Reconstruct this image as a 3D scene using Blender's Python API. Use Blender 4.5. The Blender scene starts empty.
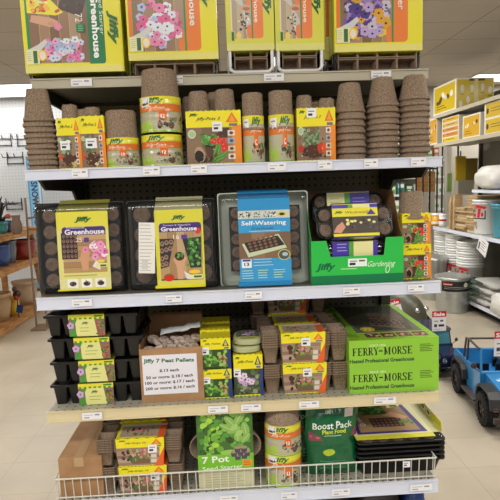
import bpy, math, random
from mathutils import Vector, Matrix
S = bpy.context.scene
COL = S.collection
PI = math.pi
# ---------------------------------------------------------------- camera
F, YAW, PITCH, ROLL, EYE = 511.8, .0412, .1283, .0351, 1.5
fw = Vector((math.sin(YAW)*math.cos(PITCH), math.cos(YAW)*math.cos(PITCH), -math.sin(PITCH)))
r0 = Vector((math.cos(YAW), -math.sin(YAW), 0)); u0 = r0.cross(fw)
rt = math.cos(ROLL)*r0 - math.sin(ROLL)*u0; up = math.cos(ROLL)*u0 + math.sin(ROLL)*r0
cd = bpy.data.cameras.new('camera'); cam = bpy.data.objects.new('camera', cd); COL.objects.link(cam)
cam.matrix_world = Matrix(((rt.x, up.x, -fw.x, 0), (rt.y, up.y, -fw.y, 0), (rt.z, up.z, -fw.z, EYE), (0, 0, 0, 1)))
cd.sensor_fit = 'HORIZONTAL'; cd.sensor_width = 36; cd.lens = 36*F/500; cd.clip_start = .05; cd.clip_end = 60
S.camera = cam
# ---------------------------------------------------------------- world, lights, exposure
w = bpy.data.worlds.new('world'); S.world = w; w.use_nodes = True
w.node_tree.nodes['Background'].inputs[0].default_value = (1.0, .975, .94, 1)
w.node_tree.nodes['Background'].inputs[1].default_value = .24
vs = S.view_settings; vs.view_transform = 'Standard'; vs.look = 'None'; vs.gamma = 1; vs.use_curve_mapping = False; vs.exposure = -0.18
CEIL = 2.95
def area(name, loc, sx, sy, e):
    l = bpy.data.lights.new(name, 'AREA'); l.shape = 'RECTANGLE'; l.size = sx; l.size_y = sy; l.energy = e; l.color = (1, .98, .94)
    o = bpy.data.objects.new(name, l); COL.objects.link(o); o.location = loc
    return o
# rows of fluorescent troffers of the sales floor, ending with unseen ones added to brighten background and jeeps: (x, y, size x, size y)
TROFFERS = [(-3.6, 7.72, 2.4, .95), (4.7, 7.72, 2.1, .6), (-.6, -.75, 2.4, .6), (2.6, -.75, 2.4, .6), (-3.6, -.75, 2.4, .6), (-3.6, 3.5, 2.4, .6), (4.6, 3.0, 2.4, .6), (1.0, -3.2, 2.4, .6), (-2.2, -3.2, 2.4, .6), (1.0, 4.3, 1.1, .6), (1.1, 6.3, 1.6, .6), (2.0, 2.7, 1.2, .6)]
for (x, y, a, b) in TROFFERS: area('ceiling_light_glow', (x, y, CEIL-.035), a-.1, b-.06, (14 if (x, y) == (-3.6, 7.72) else 50 if y < 0 else 85)*(a*b)/1.44)
# ---------------------------------------------------------------- projection helpers: a pixel of the photo to a point of the place
CAMP = Vector((0, 0, EYE))
def ray(px, py): return fw + rt*((px-250)/F) - up*((py-250)/F)
def PY(px, py, y): d = ray(px, py); return CAMP + d*(y/d.y)
def PX(px, py, x): d = ray(px, py); return CAMP + d*(x/d.x)
def PZ(px, py, z): d = ray(px, py); return CAMP + d*((z-EYE)/d.z)
D = 1.5246; XL, XR = -.577, .643
Z1, Z2, Z3, Z4, Z5 = 1.839, 1.562, 1.1845, .826, .528
# ---------------------------------------------------------------- materials
def lin(c):
    if isinstance(c, str): c = tuple(int(c[i:i+2], 16)/255 for i in (0, 2, 4))
    return tuple((x/12.92 if x <= .04045 else ((x+.055)/1.055)**2.4) for x in c[:3]) + (1,)
MATS = {}
def newmat(name):
    m = bpy.data.materials.new(name); m.use_nodes = True; MATS[name] = m
    nt = m.node_tree; return m, nt, nt.nodes, nt.links, nt.nodes['Principled BSDF']
def plain(name, col, rough=.5, metal=0, spec=.5, emis=None, coat=0):
    m, nt, N, L, b = newmat(name)
    b.inputs['Base Color'].default_value = lin(col); b.inputs['Roughness'].default_value = rough; b.inputs['Metallic'].default_value = metal
    b.inputs['Specular IOR Level'].default_value = spec; b.inputs['Coat Weight'].default_value = coat
    if emis: b.inputs['Emission Color'].default_value = lin(col); b.inputs['Emission Strength'].default_value = emis
    return m
def noisy(name, c1, c2, scale=60, rough=.8, bump=0, detail=4, metal=0, stretch=(1, 1, 1), lo=.35, hi=.65, spec=.3):
    m, nt, N, L, b = newmat(name)
    tc = N.new('ShaderNodeTexCoord'); mp = N.new('ShaderNodeMapping'); mp.inputs['Scale'].default_value = stretch
    no = N.new('ShaderNodeTexNoise'); no.inputs['Scale'].default_value = scale; no.inputs['Detail'].default_value = detail
    cr = N.new('ShaderNodeValToRGB'); cr.color_ramp.elements[0].position = lo; cr.color_ramp.elements[1].position = hi
    cr.color_ramp.elements[0].color = lin(c1); cr.color_ramp.elements[1].color = lin(c2)
    L.new(tc.outputs['Object'], mp.inputs[0]); L.new(mp.outputs[0], no.inputs['Vector']); L.new(no.outputs[0], cr.inputs[0]); L.new(cr.outputs[0], b.inputs['Base Color'])
    b.inputs['Roughness'].default_value = rough; b.inputs['Metallic'].default_value = metal; b.inputs['Specular IOR Level'].default_value = spec
    if bump:
        bp = N.new('ShaderNodeBump'); bp.inputs['Strength'].default_value = bump; bp.inputs['Distance'].default_value = .002
        L.new(no.outputs[0], bp.inputs['Height']); L.new(bp.outputs[0], b.inputs['Normal'])
    return m
def printed(name, rough, coat=0):
    m, nt, N, L, b = newmat(name)
    a = N.new('ShaderNodeAttribute'); a.attribute_name = 'Col'; L.new(a.outputs['Color'], b.inputs['Base Color'])
    b.inputs['Roughness'].default_value = rough; b.inputs['Specular IOR Level'].default_value = .35; b.inputs['Coat Weight'].default_value = coat
    b.inputs['Coat Roughness'].default_value = .15
    return m
def film(name, col, op, rough=.08, gl=.1):
    m, nt, N, L, b = newmat(name); N.remove(b); out = N['Material Output']
    t = N.new('ShaderNodeBsdfTransparent'); t.inputs[0].default_value = (1, 1, 1, 1)
    g = N.new('ShaderNodeBsdfGlossy'); g.inputs['Roughness'].default_value = rough
    d = N.new('ShaderNodeBsdfDiffuse'); d.inputs[0].default_value = lin(col)
    fr = N.new('ShaderNodeFresnel'); fr.inputs[0].default_value = 1.45
    ad = N.new('ShaderNodeMath'); ad.operation = 'ADD'; ad.inputs[1].default_value = gl; L.new(fr.outputs[0], ad.inputs[0])
    m1 = N.new('ShaderNodeMixShader'); m1.inputs[0].default_value = op; L.new(t.outputs[0], m1.inputs[1]); L.new(d.outputs[0], m1.inputs[2])
    m2 = N.new('ShaderNodeMixShader'); L.new(ad.outputs[0], m2.inputs[0]); L.new(m1.outputs[0], m2.inputs[1]); L.new(g.outputs[0], m2.inputs[2])
    L.new(m2.outputs[0], out.inputs[0]); return m
def dotted(name, base, dot, pitch, size, rough=.6, axes='XZ'):
    m, nt, N, L, b = newmat(name)
    tc = N.new('ShaderNodeTexCoord'); sp = N.new('ShaderNodeSeparateXYZ'); L.new(tc.outputs['Object'], sp.inputs[0])
    sq = []
    for ax in axes:
        dv = N.new('ShaderNodeMath'); dv.operation = 'DIVIDE'; dv.inputs[1].default_value = pitch; L.new(sp.outputs[ax], dv.inputs[0])
        fr = N.new('ShaderNodeMath'); fr.operation = 'FLOORED_MODULO'; fr.inputs[1].default_value = 1; L.new(dv.outputs[0], fr.inputs[0])
        sb = N.new('ShaderNodeMath'); sb.operation = 'SUBTRACT'; sb.inputs[1].default_value = .5; L.new(fr.outputs[0], sb.inputs[0])
        pw = N.new('ShaderNodeMath'); pw.operation = 'MULTIPLY'; L.new(sb.outputs[0], pw.inputs[0]); L.new(sb.outputs[0], pw.inputs[1]); sq.append(pw)
    ad = N.new('ShaderNodeMath'); L.new(sq[0].outputs[0], ad.inputs[0]); L.new(sq[1].outputs[0], ad.inputs[1])
    lt = N.new('ShaderNodeMath'); lt.operation = 'LESS_THAN'; lt.inputs[1].default_value = (size/pitch/2)**2; L.new(ad.outputs[0], lt.inputs[0])
    mx = N.new('ShaderNodeMix'); mx.data_type = 'RGBA'; mx.inputs['A'].default_value = lin(base); mx.inputs['B'].default_value = lin(dot)
    L.new(lt.outputs[0], mx.inputs['Factor']); L.new(mx.outputs['Result'], b.inputs['Base Color']); b.inputs['Roughness'].default_value = rough
    return m
def tiled(name, c1, c2, seam, tx, ty, sw, rough, scale, rvar=False, speck=None, offs=(0, 0)):
    m, nt, N, L, b = newmat(name)
    tc = N.new('ShaderNodeTexCoord'); mp = N.new('ShaderNodeMapping'); mp.inputs['Location'].default_value = (offs[0], offs[1], 0); L.new(tc.outputs['Object'], mp.inputs[0])
    br = N.new('ShaderNodeTexBrick'); br.offset = 0; br.squash = 1
    br.inputs['Scale'].default_value = 1; br.inputs['Brick Width'].default_value = tx; br.inputs['Row Height'].default_value = ty; br.inputs['Mortar Size'].default_value = sw; br.inputs['Mortar Smooth'].default_value = .3
    br.inputs['Color1'].default_value = (1, 1, 1, 1); br.inputs['Color2'].default_value = (.955, .95, .94, 1); br.inputs['Mortar'].default_value = lin(seam)
    L.new(mp.outputs[0], br.inputs['Vector'])
    no = N.new('ShaderNodeTexNoise'); no.inputs['Scale'].default_value = scale; no.inputs['Detail'].default_value = 6; L.new(tc.outputs['Object'], no.inputs['Vector'])
    cr = N.new('ShaderNodeValToRGB'); cr.color_ramp.elements[0].position = .3; cr.color_ramp.elements[1].position = .7; cr.color_ramp.elements[0].color = lin(c1); cr.color_ramp.elements[1].color = lin(c2)
    L.new(no.outputs[0], cr.inputs[0])
    mu = N.new('ShaderNodeMix'); mu.data_type = 'RGBA'; mu.blend_type = 'MULTIPLY'; mu.inputs['Factor'].default_value = 1
    L.new(cr.outputs[0], mu.inputs['A']); L.new(br.outputs['Color'], mu.inputs['B']); last = mu.outputs['Result']
    if speck:
        vo = N.new('ShaderNodeTexVoronoi'); vo.inputs['Scale'].default_value = speck[0]; L.new(tc.outputs['Object'], vo.inputs['Vector'])
        n2 = N.new('ShaderNodeTexNoise'); n2.inputs['Scale'].default_value = speck[0]*.35; L.new(tc.outputs['Object'], n2.inputs['Vector'])
        mm = N.new('ShaderNodeMath'); mm.operation = 'ADD'; L.new(vo.outputs['Distance'], mm.inputs[0]); L.new(n2.outputs[0], mm.inputs[1])
        lt = N.new('ShaderNodeMath'); lt.operation = 'LESS_THAN'; lt.inputs[1].default_value = speck[1]; L.new(mm.outputs[0], lt.inputs[0])
        m2 = N.new('ShaderNodeMix'); m2.data_type = 'RGBA'; L.new(lt.outputs[0], m2.inputs['Factor']); L.new(last, m2.inputs['A']); m2.inputs['B'].default_value = lin(speck[2]); last = m2.outputs['Result']
    L.new(last, b.inputs['Base Color']); b.inputs['Roughness'].default_value = rough
    if rvar:
        mr = N.new('ShaderNodeMapRange'); mr.inputs['To Min'].default_value = rough-.08; mr.inputs['To Max'].default_value = rough+.14; L.new(no.outputs[0], mr.inputs[0]); L.new(mr.outputs[0], b.inputs['Roughness'])
        bp = N.new('ShaderNodeBump'); bp.inputs['Strength'].default_value = .12; bp.inputs['Distance'].default_value = .01; L.new(no.outputs[0], bp.inputs['Height']); L.new(bp.outputs[0], b.inputs['Normal'])
    return m
printed('print', .42, .15); printed('print_gloss', .22, .5); printed('matte', .8)
noisy('peat', '75624f', 'a8937f', 330, .95, .5, 8)
noisy('peat_dark', '3c2f26', '665446', 240, .95, .6, 8)
noisy('pellet', '5f4a3d', '85705f', 300, .95, .4, 6)
noisy('pellet_pale', 'a08778', 'cfbfb3', 90, .95, .3, 6)
plain('black_plastic', '131315', .32, spec=.5); plain('black_gloss', '17171a', .18)
plain('white_plastic', 'e8e8ea', .3); plain('mint_plastic', 'cdd6c9', .35)
film('clear', 'ffffff', .02, .05, .02); film('clear_soft', 'e6ece6', .12, .12, .02); film('wrap', 'e9efe0', .16, .12, .04); film('haze_film', 'd5dade', .5, .25, .05)
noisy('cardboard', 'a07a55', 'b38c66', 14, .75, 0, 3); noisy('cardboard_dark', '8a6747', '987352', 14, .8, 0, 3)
plain('tape', 'bb9a74', .12, spec=.7)
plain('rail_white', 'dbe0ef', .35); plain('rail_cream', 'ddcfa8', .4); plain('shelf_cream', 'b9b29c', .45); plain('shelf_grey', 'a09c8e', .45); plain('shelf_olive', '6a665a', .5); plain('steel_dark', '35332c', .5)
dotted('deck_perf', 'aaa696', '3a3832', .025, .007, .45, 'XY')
dotted('pegboard_dark', '615d50', '0c0b09', .0254, .009, .7)
dotted('pegboard_white', 'c6c8cb', '9a9c9f', .0508, .014, .6)
plain('wire_white', 'dcdad0', .35); plain('wire_black', '121214', .4); plain('wire_brown', '7a6450', .5)
tiled('vinyl_floor', 'aea390', 'beb3a0', 'd6cdbf', .3048, .3048, .0014, .3, 3.0, True, offs=(.03, .0))
tiled('ceiling_tile', 'b5aca1', 'beb5a9', 'a59b8f', 1.22, .61, .005, .9, 1.2, False, (26, .32, 'a2978a'), offs=(.02, .51))
plain('wall_paint', 'cfcabf', .8); plain('light_panel', 'ffffff', .5, emis=3.2); plain('light_frame', 'd8d4ca', .5)
noisy('pine', '9a6b3c', 'bd8d58', 8, .6, 0, 4, stretch=(1, 1, 6)); noisy('lumber', 'a88a62', 'c6ab82', 10, .7); noisy('lumber_pale', 'c4ad86', 'dccaa6', 12, .7)
plain('galvanized', 'b6b9b4', .28, metal=.7); plain('chrome', 'c8c8cc', .15, metal=1)
noisy('tyre', '17181a', '2a2b2e', 60, .8); plain('jeep_blue', '2f86c4', .3, coat=.4); plain('jeep_navy', '171c40', .25, coat=.4); plain('jeep_olive', '4b4a3b', .4); plain('glass_teal', '4b8a98', .1); plain('rust_bar', '3f332e', .5)
plain('bag_white', 'd8d6d0', .45); plain('bag_green', '086038', .22, coat=.4); plain('dark_green_metal', '26493a', .4)
def C(name, col, rough=.5, **k):
    if name not in MATS: plain(name, col, rough, **k)
    return name
# ---------------------------------------------------------------- mesh builder
class MB:
    def __init__(s): s.v = []; s.f = []; s.m = []; s.c = []; s.s = []
    def add(s, vs, fs, mat, col='ffffff', smooth=False, M=None):
        k = len(s.v); s.v += [(M @ Vector(p)) if M else Vector(p) for p in vs]
        for f in fs: s.f.append([i+k for i in f]); s.m.append(mat); s.c.append(col); s.s.append(smooth)
        return s
    def box(s, x0, x1, y0, y1, z0, z1, mat, col='ffffff', M=None):
        v = [(x, y, z) for z in (z0, z1) for y in (y0, y1) for x in (x0, x1)]
        return s.add(v, [(0, 2, 3, 1), (4, 5, 7, 6), (0, 1, 5, 4), (2, 6, 7, 3), (0, 4, 6, 2), (1, 3, 7, 5)], mat, col, False, M)
    def prism(s, pts, axis, a, b, mat, col='ffffff', M=None):
        # polygon pts in the plane normal to axis, from a to b
        def P(p, t): return {'x': (t, p[0], p[1]), 'y': (p[0], t, p[1]), 'z': (p[0], p[1], t)}[axis]
        n = len(pts); v = [P(p, a) for p in pts]+[P(p, b) for p in pts]
        return s.add(v, [tuple(range(n)), tuple(range(2*n-1, n-1, -1))]+[(i, (i+1) % n, n+(i+1) % n, n+i) for i in range(n)], mat, col, False, M)
    def loft(s, rings, mat, col='ffffff', smooth=True, M=None, cap0=False, cap1=False):
        n = len(rings[0]); v = [p for r in rings for p in r]
        f = [(a*n+i, a*n+(i+1) % n, (a+1)*n+(i+1) % n, (a+1)*n+i) for a in range(len(rings)-1) for i in range(n)]
        s.add(v, f, mat, col, smooth, M)
        if cap0: s.add(rings[0], [tuple(range(n-1, -1, -1))], mat, col, False, M)
        if cap1: s.add(rings[-1], [tuple(range(n))], mat, col, False, M)
        return s
    def lathe(s, prof, mat, n=20, col='ffffff', M=None, smooth=True, jit=0, sq=0, seed=1):
        rnd = random.Random(seed); R = []
        for (r, z) in prof:
            ring = []
            for i in range(n):
                a = 2*PI*(i+.5)/n; q = 1
                if sq: q = 1+(1/max(abs(math.cos(a)), abs(math.sin(a)))-1)*sq
                rr = r*q+(rnd.uniform(-jit, jit) if r > .005 else 0); ring.append((rr*math.cos(a), rr*math.sin(a), z+(rnd.uniform(-jit, jit) if r > .005 else 0)))
            R.append(ring)
        return s.loft(R, mat, col, smooth, M)
    def tube(s, pts, r, mat, n=8, col='ffffff', closed=False):
        pts = [Vector(p) for p in pts]; R = []
        for i, p in enumerate(pts):
            if closed: t = pts[(i+1) % len(pts)]-pts[i-1]
            else: t = pts[min(i+1, len(pts)-1)]-pts[max(i-1, 0)]
            t.normalize(); a = t.orthogonal().normalized() if abs(t.z) > .95 else Vector((0, 0, 1)).cross(t).normalized(); b = t.cross(a)
            rr = r[i] if isinstance(r, (list, tuple)) else r
            R.append([p+(a*math.cos(2*PI*k/n)+b*math.sin(2*PI*k/n))*rr for k in range(n)])
        if closed: R.append(R[0])
        return s.loft(R, mat, col, True, None, not closed, not closed)
    def ball(s, c, r, mat, col='ffffff', n=12, m=8, sc=(1, 1, 1)):
        return s.loft([[(c[0]+sc[0]*r*math.sin(t)*math.cos(a), c[1]+sc[1]*r*math.sin(t)*math.sin(a), c[2]+sc[2]*r*math.cos(t)) for a in [2*PI*i/n for i in range(n)]] for t in [PI*(j+.02)/(m+.04) for j in range(m+1)]], mat, col)
    def art(s, A, m, mat='print', cuts=None):
        # m(u, v, offset) -> point; cuts = u positions where a fold or the curve of a cylinder bends the print
        off = 0
        for (polys, col) in A.items:
            off += A.step
            for p in polys:
                for q in (split(p, cuts) if cuts else [p]):
                    s.add([m(u, v, off+.0002) for (u, v) in q], [tuple(range(len(q)))], mat, col)
        return s
    def build(s, name, parent=None, loc=(0, 0, 0), rot=(0, 0, 0), bevel=0):
        me = bpy.data.meshes.new(name); me.from_pydata([tuple(p) for p in s.v], [], s.f)
        names = sorted(set(s.m)); [me.materials.append(MATS[n]) for n in names]; ix = {n: i for i, n in enumerate(names)}
        me.polygons.foreach_set('material_index', [ix[n] for n in s.m]); me.polygons.foreach_set('use_smooth', s.s)
        if any(n in ('print', 'print_gloss', 'matte') for n in names):
            at = me.color_attributes.new('Col', 'FLOAT_COLOR', 'CORNER'); cc = []; cache = {}
            for f, c in zip(s.f, s.c):
                if c not in cache: cache[c] = lin(c)
                cc += list(cache[c])*len(f)
            at.data.foreach_set('color', cc)
        me.update(); o = bpy.data.objects.new(name, me); COL.objects.link(o); o.location = loc; o.rotation_euler = rot
        if parent: o.parent = parent
        if bevel:
            b = o.modifiers.new('bevel', 'BEVEL'); b.width = bevel; b.segments = 2; b.limit_method = 'ANGLE'
        return o
def split(p, cuts):
    out = []; cur = p
    for c in cuts:
        L = []; R = []; n = len(cur)
        if not n: break
        mn = min(q[0] for q in cur); mx = max(q[0] for q in cur)
        if mx <= c+1e-9: out.append(cur); cur = []; break
        if mn >= c-1e-9: continue
        for i in range(n):
            a, b = cur[i], cur[(i+1) % n]
            (L if a[0] <= c else R).append(a)
            if (a[0] <= c) != (b[0] <= c):
                t = (c-a[0])/(b[0]-a[0]); q = (c, a[1]+(b[1]-a[1])*t); L.append(q); R.append(q)
        if len(L) > 2: out.append(L)
        cur = R if len(R) > 2 else []
    if cur: out.append(cur)
    return out
def rrect(w, h, r, n=4, cx=0, cy=0):
    p = []
    for (sx, sy, a0) in ((1, 1, 0), (-1, 1, 90), (-1, -1, 180), (1, -1, 270)):
        for i in range(n+1):
            a = math.radians(a0+90*i/n); p.append((cx+sx*(w/2-r)+r*math.cos(a), cy+sy*(h/2-r)+r*math.sin(a)))
    return p
# ---------------------------------------------------------------- scene-graph helpers
def tag(o, label, cat, group=None, kind=None):
    if label: o['label'] = label
    if cat: o['category'] = cat
    if group: o['group'] = group
    if kind: o['kind'] = kind
    return o
def thing(name, label, cat, loc=(0, 0, 0), rotz=0, group=None, rot=None):
    o = bpy.data.objects.new(name, None); COL.objects.link(o); o.empty_display_size = .05
    o.location = loc; o.rotation_euler = rot or (0, 0, rotz)
    return tag(o, label, cat, group)
def struct(o): o['kind'] = 'structure'; return o
def dup(r, loc, rotz=None, label=None, group=None):
    c = r.copy(); COL.objects.link(c); c.location = loc
    if rotz is not None: c.rotation_euler = (0, 0, rotz)
    if label: c['label'] = label
    if group: c['group'] = group
    for ch in list(r.children):
        d = ch.copy(); COL.objects.link(d); d.parent = c
        for g in list(ch.children):
            e = g.copy(); COL.objects.link(e); e.parent = d
    return c
ORD = ['topmost', 'second from top', 'third from top', 'fourth from top', 'fifth from top', 'sixth from top', 'seventh from top', 'eighth from top', 'ninth from top', 'tenth from top', 'eleventh from top', 'twelfth from top', 'thirteenth from top', 'fourteenth from top', 'fifteenth from top']
# ---------------------------------------------------------------- lettering and print
TXT = {}
def text_tris(t, bold, shear):
    k = (t, bold, shear)
    if k not in TXT:
        cu = bpy.data.curves.new('t', 'FONT'); cu.body = t; cu.resolution_u = 2; cu.offset = bold; cu.shear = shear; cu.fill_mode = 'FRONT'
        ob = bpy.data.objects.new('t', cu); COL.objects.link(ob)
        dg = bpy.context.evaluated_depsgraph_get(); me = bpy.data.meshes.new_from_object(ob.evaluated_get(dg))
        P = [tuple(me.vertices[i].co.xy for i in p.vertices) for p in me.polygons]
        P = [[(q.x, q.y) for q in p] for p in P]
        xs = [q[0] for p in P for q in p]; ys = [q[1] for p in P for q in p]
        bb = (min(xs), max(xs), min(ys), max(ys)) if xs else (0, 1, 0, 1)
        TXT[k] = ([[(q[0]-(bb[0]+bb[1])/2, q[1]-(bb[2]+bb[3])/2) for q in p] for p in P], bb[1]-bb[0], bb[3]-bb[2])
        bpy.data.objects.remove(ob); bpy.data.curves.remove(cu); bpy.data.meshes.remove(me)
    return TXT[k]
class Art:
    def __init__(s, w, h, base=None, step=6e-6):
        s.w = w; s.h = h; s.items = []; s.step = step; s.rnd = random.Random(int(w*7+h*13))
        if base: s.rect(0, 0, w, h, base)
    def poly(s, p, c): s.items.append(([p], c)); return s
    def rect(s, x0, y0, x1, y1, c, rot=0):
        p = [(x0, y0), (x1, y0), (x1, y1), (x0, y1)]
        if rot:
            cx, cy = (x0+x1)/2, (y0+y1)/2; ca, sa = math.cos(math.radians(rot)), math.sin(math.radians(rot))
            p = [(cx+(x-cx)*ca-(y-cy)*sa, cy+(x-cx)*sa+(y-cy)*ca) for x, y in p]
        return s.poly(p, c)
    def oval(s, cx, cy, rx, ry, c, rot=0, n=10):
        ca, sa = math.cos(math.radians(rot)), math.sin(math.radians(rot)); p = []
        for i in range(n):
            a = 2*PI*i/n; x, y = rx*math.cos(a), ry*math.sin(a); p.append((cx+x*ca-y*sa, cy+x*sa+y*ca))
        return s.poly(p, c)
    def rr(s, x0, y0, x1, y1, r, c): return s.poly(rrect(x1-x0, y1-y0, r, 3, (x0+x1)/2, (y0+y1)/2), c)
    def text(s, t, cx, cy, w, h, c, rot=0, bold=.0, shear=0):
        T, tw, th = text_tris(t, bold, shear); ca, sa = math.cos(math.radians(rot)), math.sin(math.radians(rot)); kx, ky = w/tw, h/th
        s.items.append(([[(cx+x*kx*ca-y*ky*sa, cy+x*kx*sa+y*ky*ca) for x, y in p] for p in T], c)); return s
    def scatter(s, x0, y0, x1, y1, n, cols, r0, r1, asp=.5, nn=6):
        for _ in range(n):
            r = s.rnd.uniform(r0, r1); e = r
            s.oval(s.rnd.uniform(x0+e, max(x0+e, x1-e)), s.rnd.uniform(y0+e, max(y0+e, y1-e)), r, r*s.rnd.uniform(asp, 1), s.rnd.choice(cols), s.rnd.uniform(0, 180), nn)
        return s
    def wood(s, x0, y0, x1, y1, n=4, cols=('a5835f', '9b7855', 'ae8d69', 'b5976f'), vert=True):
        for i in range(n):
            c = cols[i % len(cols)]
            if vert: s.rect(x0+(x1-x0)*i/n, y0, x0+(x1-x0)*(i+1)/n-.25, y1, c)
            else: s.rect(x0, y0+(y1-y0)*i/n, x1, y0+(y1-y0)*(i+1)/n-.25, c)
        return s
    def flower(s, cx, cy, r, c, cc='6b2030'):
        a0 = s.rnd.uniform(0, 1.2)
        for i in range(5): s.oval(cx+r*.55*math.cos(a0+i*1.257), cy+r*.55*math.sin(a0+i*1.257), r*.5, r*.5, c, 0, 7)
        return s.oval(cx, cy, r*.24, r*.24, cc, 0, 6)
    def flowers(s, x0, y0, x1, y1, n, cols, r0, r1, cc='6b2030'):
        for _ in range(n):
            r = s.rnd.uniform(r0, r1); s.flower(s.rnd.uniform(x0+r, x1-r), s.rnd.uniform(y0+r, y1-r), r, s.rnd.choice(cols), cc)
        return s
    def logo(s, cx, cy, w, h, rot=0, col='1b6a35'):
        s.text('Jiffy', cx, cy, w, h, col, rot, .045, .25)
        ca, sa = math.cos(math.radians(rot)), math.sin(math.radians(rot)); x, y = -w*.12, h*.46
        return s.oval(cx+x*ca-y*sa, cy+x*sa+y*ca, h*.1, h*.1, 'd23a22', 0, 6)
    def lines(s, x0, y0, x1, y1, n, c, th=.35):
        for i in range(n):
            y = y0+(y1-y0)*(i+.5)/n; s.rect(x0, y, x0+(x1-x0)*s.rnd.uniform(.7, 1), y+th, c)
        return s
    def teeth(s, x0, x1, y, h, n, c):
        st = (x1-x0)/n
        s.items.append(([[(x0+i*st, y), (x0+(i+1)*st, y), (x0+(i+.5)*st, y+h)] for i in range(n)], c)); return s
    def sticker(s, x0, y0, x1, y1, c='eeeef2'):
        s.rect(x0, y0, x1, y1, c); w, h = x1-x0, y1-y0
        s.rect(x0+w*.15, y0+h*.6, x0+w*.8, y0+h*.72, '8a8a92'); return s.rect(x0+w*.15, y0+h*.2, x0+w*.6, y0+h*.45, '3a3a44')
def plane(O, U, V, N):
    O, U, V, N = Vector(O), Vector(U), Vector(V), Vector(N)
    return lambda u, v, o: O+U*u+V*v+N*o
def front(x0, x1, z0, z1, y, A): return plane((x0, y, z0), ((x1-x0)/A.w, 0, 0), (0, 0, (z1-z0)/A.h), (0, -1, 0))
# ================================================================ the room
YB = 8.35
struct(MB().box(-5, 6.2, -5, YB, -.05, 0, 'vinyl_floor').build('floor'))
struct(MB().box(-5, 6.2, -5, YB, CEIL, CEIL+.05, 'ceiling_tile').build('ceiling'))
struct(MB().box(-5, 1.2, YB, YB+.08, 0, CEIL, 'pegboard_white').build('wall_back'))
struct(MB().box(1.2, 6.2, YB, YB+.08, 0, CEIL, C('wall_taupe', 'a19b8f', .8)).build('wall_back_far'))
struct(MB().box(-5.08, -5, -5, YB, 0, CEIL, 'wall_paint').build('wall_left'))
struct(MB().box(6.2, 6.28, -5, YB, 0, CEIL, 'wall_paint').build('wall_right'))
for (x, y, a, b) in TROFFERS:
    where = {(-3.6, 7.72): 'beside the white pegboard wall', (4.7, 7.72): 'seen above the yellow boxes'}.get((x, y), 'over the aisle%s' % {-.75: ' in the row behind the viewer', -3.2: ' in the last row behind the viewer'}.get(y, ''))
    where += {(-3.6, 3.5): ' above the wooden stand', (4.6, 3.0): ' over the jeep side', (-.6, -.75): ', first', (2.6, -.75): ', second', (-3.6, -.75): ', third', (1.0, -3.2): ', first', (-2.2, -3.2): ', second', (1.0, 4.3): ' added unseen as fill right behind the top shelf', (1.1, 6.3): ' added unseen as fill behind the top shelf, farther back', (2.0, 2.7): ' added unseen as fill near the jeeps'}.get((x, y), '')
    t = thing('ceiling_light', 'bright fluorescent light ' + where, 'ceiling light', (x, y, CEIL), group='recessed ceiling lights')
    MB().box(-a/2, a/2, -b/2, -b/2+.03, -.012, 0, 'light_frame').box(-a/2, a/2, b/2-.03, b/2, -.012, 0, 'light_frame').box(-a/2, -a/2+.03, -b/2+.03, b/2-.03, -.012, 0, 'light_frame').box(a/2-.03, a/2, -b/2+.03, b/2-.03, -.012, 0, 'light_frame').build('frame', t)
    MB().box(-a/2+.03, a/2-.03, -b/2+.03, b/2-.03, -.008, 0, 'light_panel').build('diffuser', t)
# ================================================================ the display shelving
gon = thing('display_shelving', 'cream metal store shelving unit with five loaded shelves and a dark pegboard back', 'shelving unit', ((XL+XR)/2, D, 0))
gx, gy = (XL+XR)/2, D
HW = (XR-XL)/2; YK = .5
MB().box(-HW+.02, HW-.02, YK, YK+.02, .12, 1.93, 'pegboard_dark').build('back_panel', gon)
for s in (-1, 1): MB().box(s*(HW-.02)-.018, s*(HW-.02)+.018, YK-.03, YK+.03, 0, 1.95, 'steel_dark').build('upright', gon)
MB().box(-HW, HW, .03, YK+.02, 0, .14, 'shelf_cream').build('kick_base', gon)
def tagart(A, w=22, h=9): return A
def shelf(z, y0, rail, railh, deck, tags, tilt=0):
    sh = MB().box(-HW, HW, y0+.006, YK-.0301, z-.022, z-.002, deck).box(-HW, HW, YK-.06, YK-.0301, z-.03, z-.022, 'steel_dark').build('shelf', gon)
    r = MB().box(-HW-.004, HW+.004, y0, y0+.006, z-railh, z, rail).box(-HW-.004, HW+.004, y0-.004, y0, z-.004, z, rail).box(-HW-.004, HW+.004, y0-.004, y0, z-railh, z-railh+.004, rail).build('price_rail', sh)
    for s in (-1, 1):
        x = s*(HW-.02)
        MB().prism([(y0+.03, z-.022), (YK-.03, z-.022), (YK-.03, z-.135), (YK-.075, z-.125), (YK-.13, z-.066), (y0+.09, z-.06)], 'x', x-.004, x+.004, 'steel_dark').build('bracket', sh)
    for (px0, px1, py) in tags:
        yy = gy+y0-.005; a = PY(px0, py, yy); b = PY(px1, py, yy); zz = z-railh/2
        A = Art(22, 10, 'efeff3'); A.rect(2, 6, 12, 7.2, 'c0c0c8').rect(14, 5.8, 19, 7.8, '8a8a94').rect(2, 2, 8, 3.8, 'a2a2ac')
        MB().box(a.x-gx, b.x-gx, y0-.0068, y0-.0046, zz-.011, zz+.011, 'matte', 'efeff3').art(A, front(a.x-gx, b.x-gx, zz-.011, zz+.011, y0-.0068, A), 'matte').build('price_tag', sh)
    return sh
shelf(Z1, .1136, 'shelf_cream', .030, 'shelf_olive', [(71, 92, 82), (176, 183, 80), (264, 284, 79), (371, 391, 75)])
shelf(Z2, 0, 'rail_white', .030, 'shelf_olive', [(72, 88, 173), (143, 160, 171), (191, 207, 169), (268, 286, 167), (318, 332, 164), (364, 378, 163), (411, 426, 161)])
shelf(Z3, 0, 'rail_white', .038, 'shelf_olive', [(72, 92, 301), (166, 182, 298), (245, 262, 295), (343, 360, 290), (408, 424, 287)])
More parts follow.
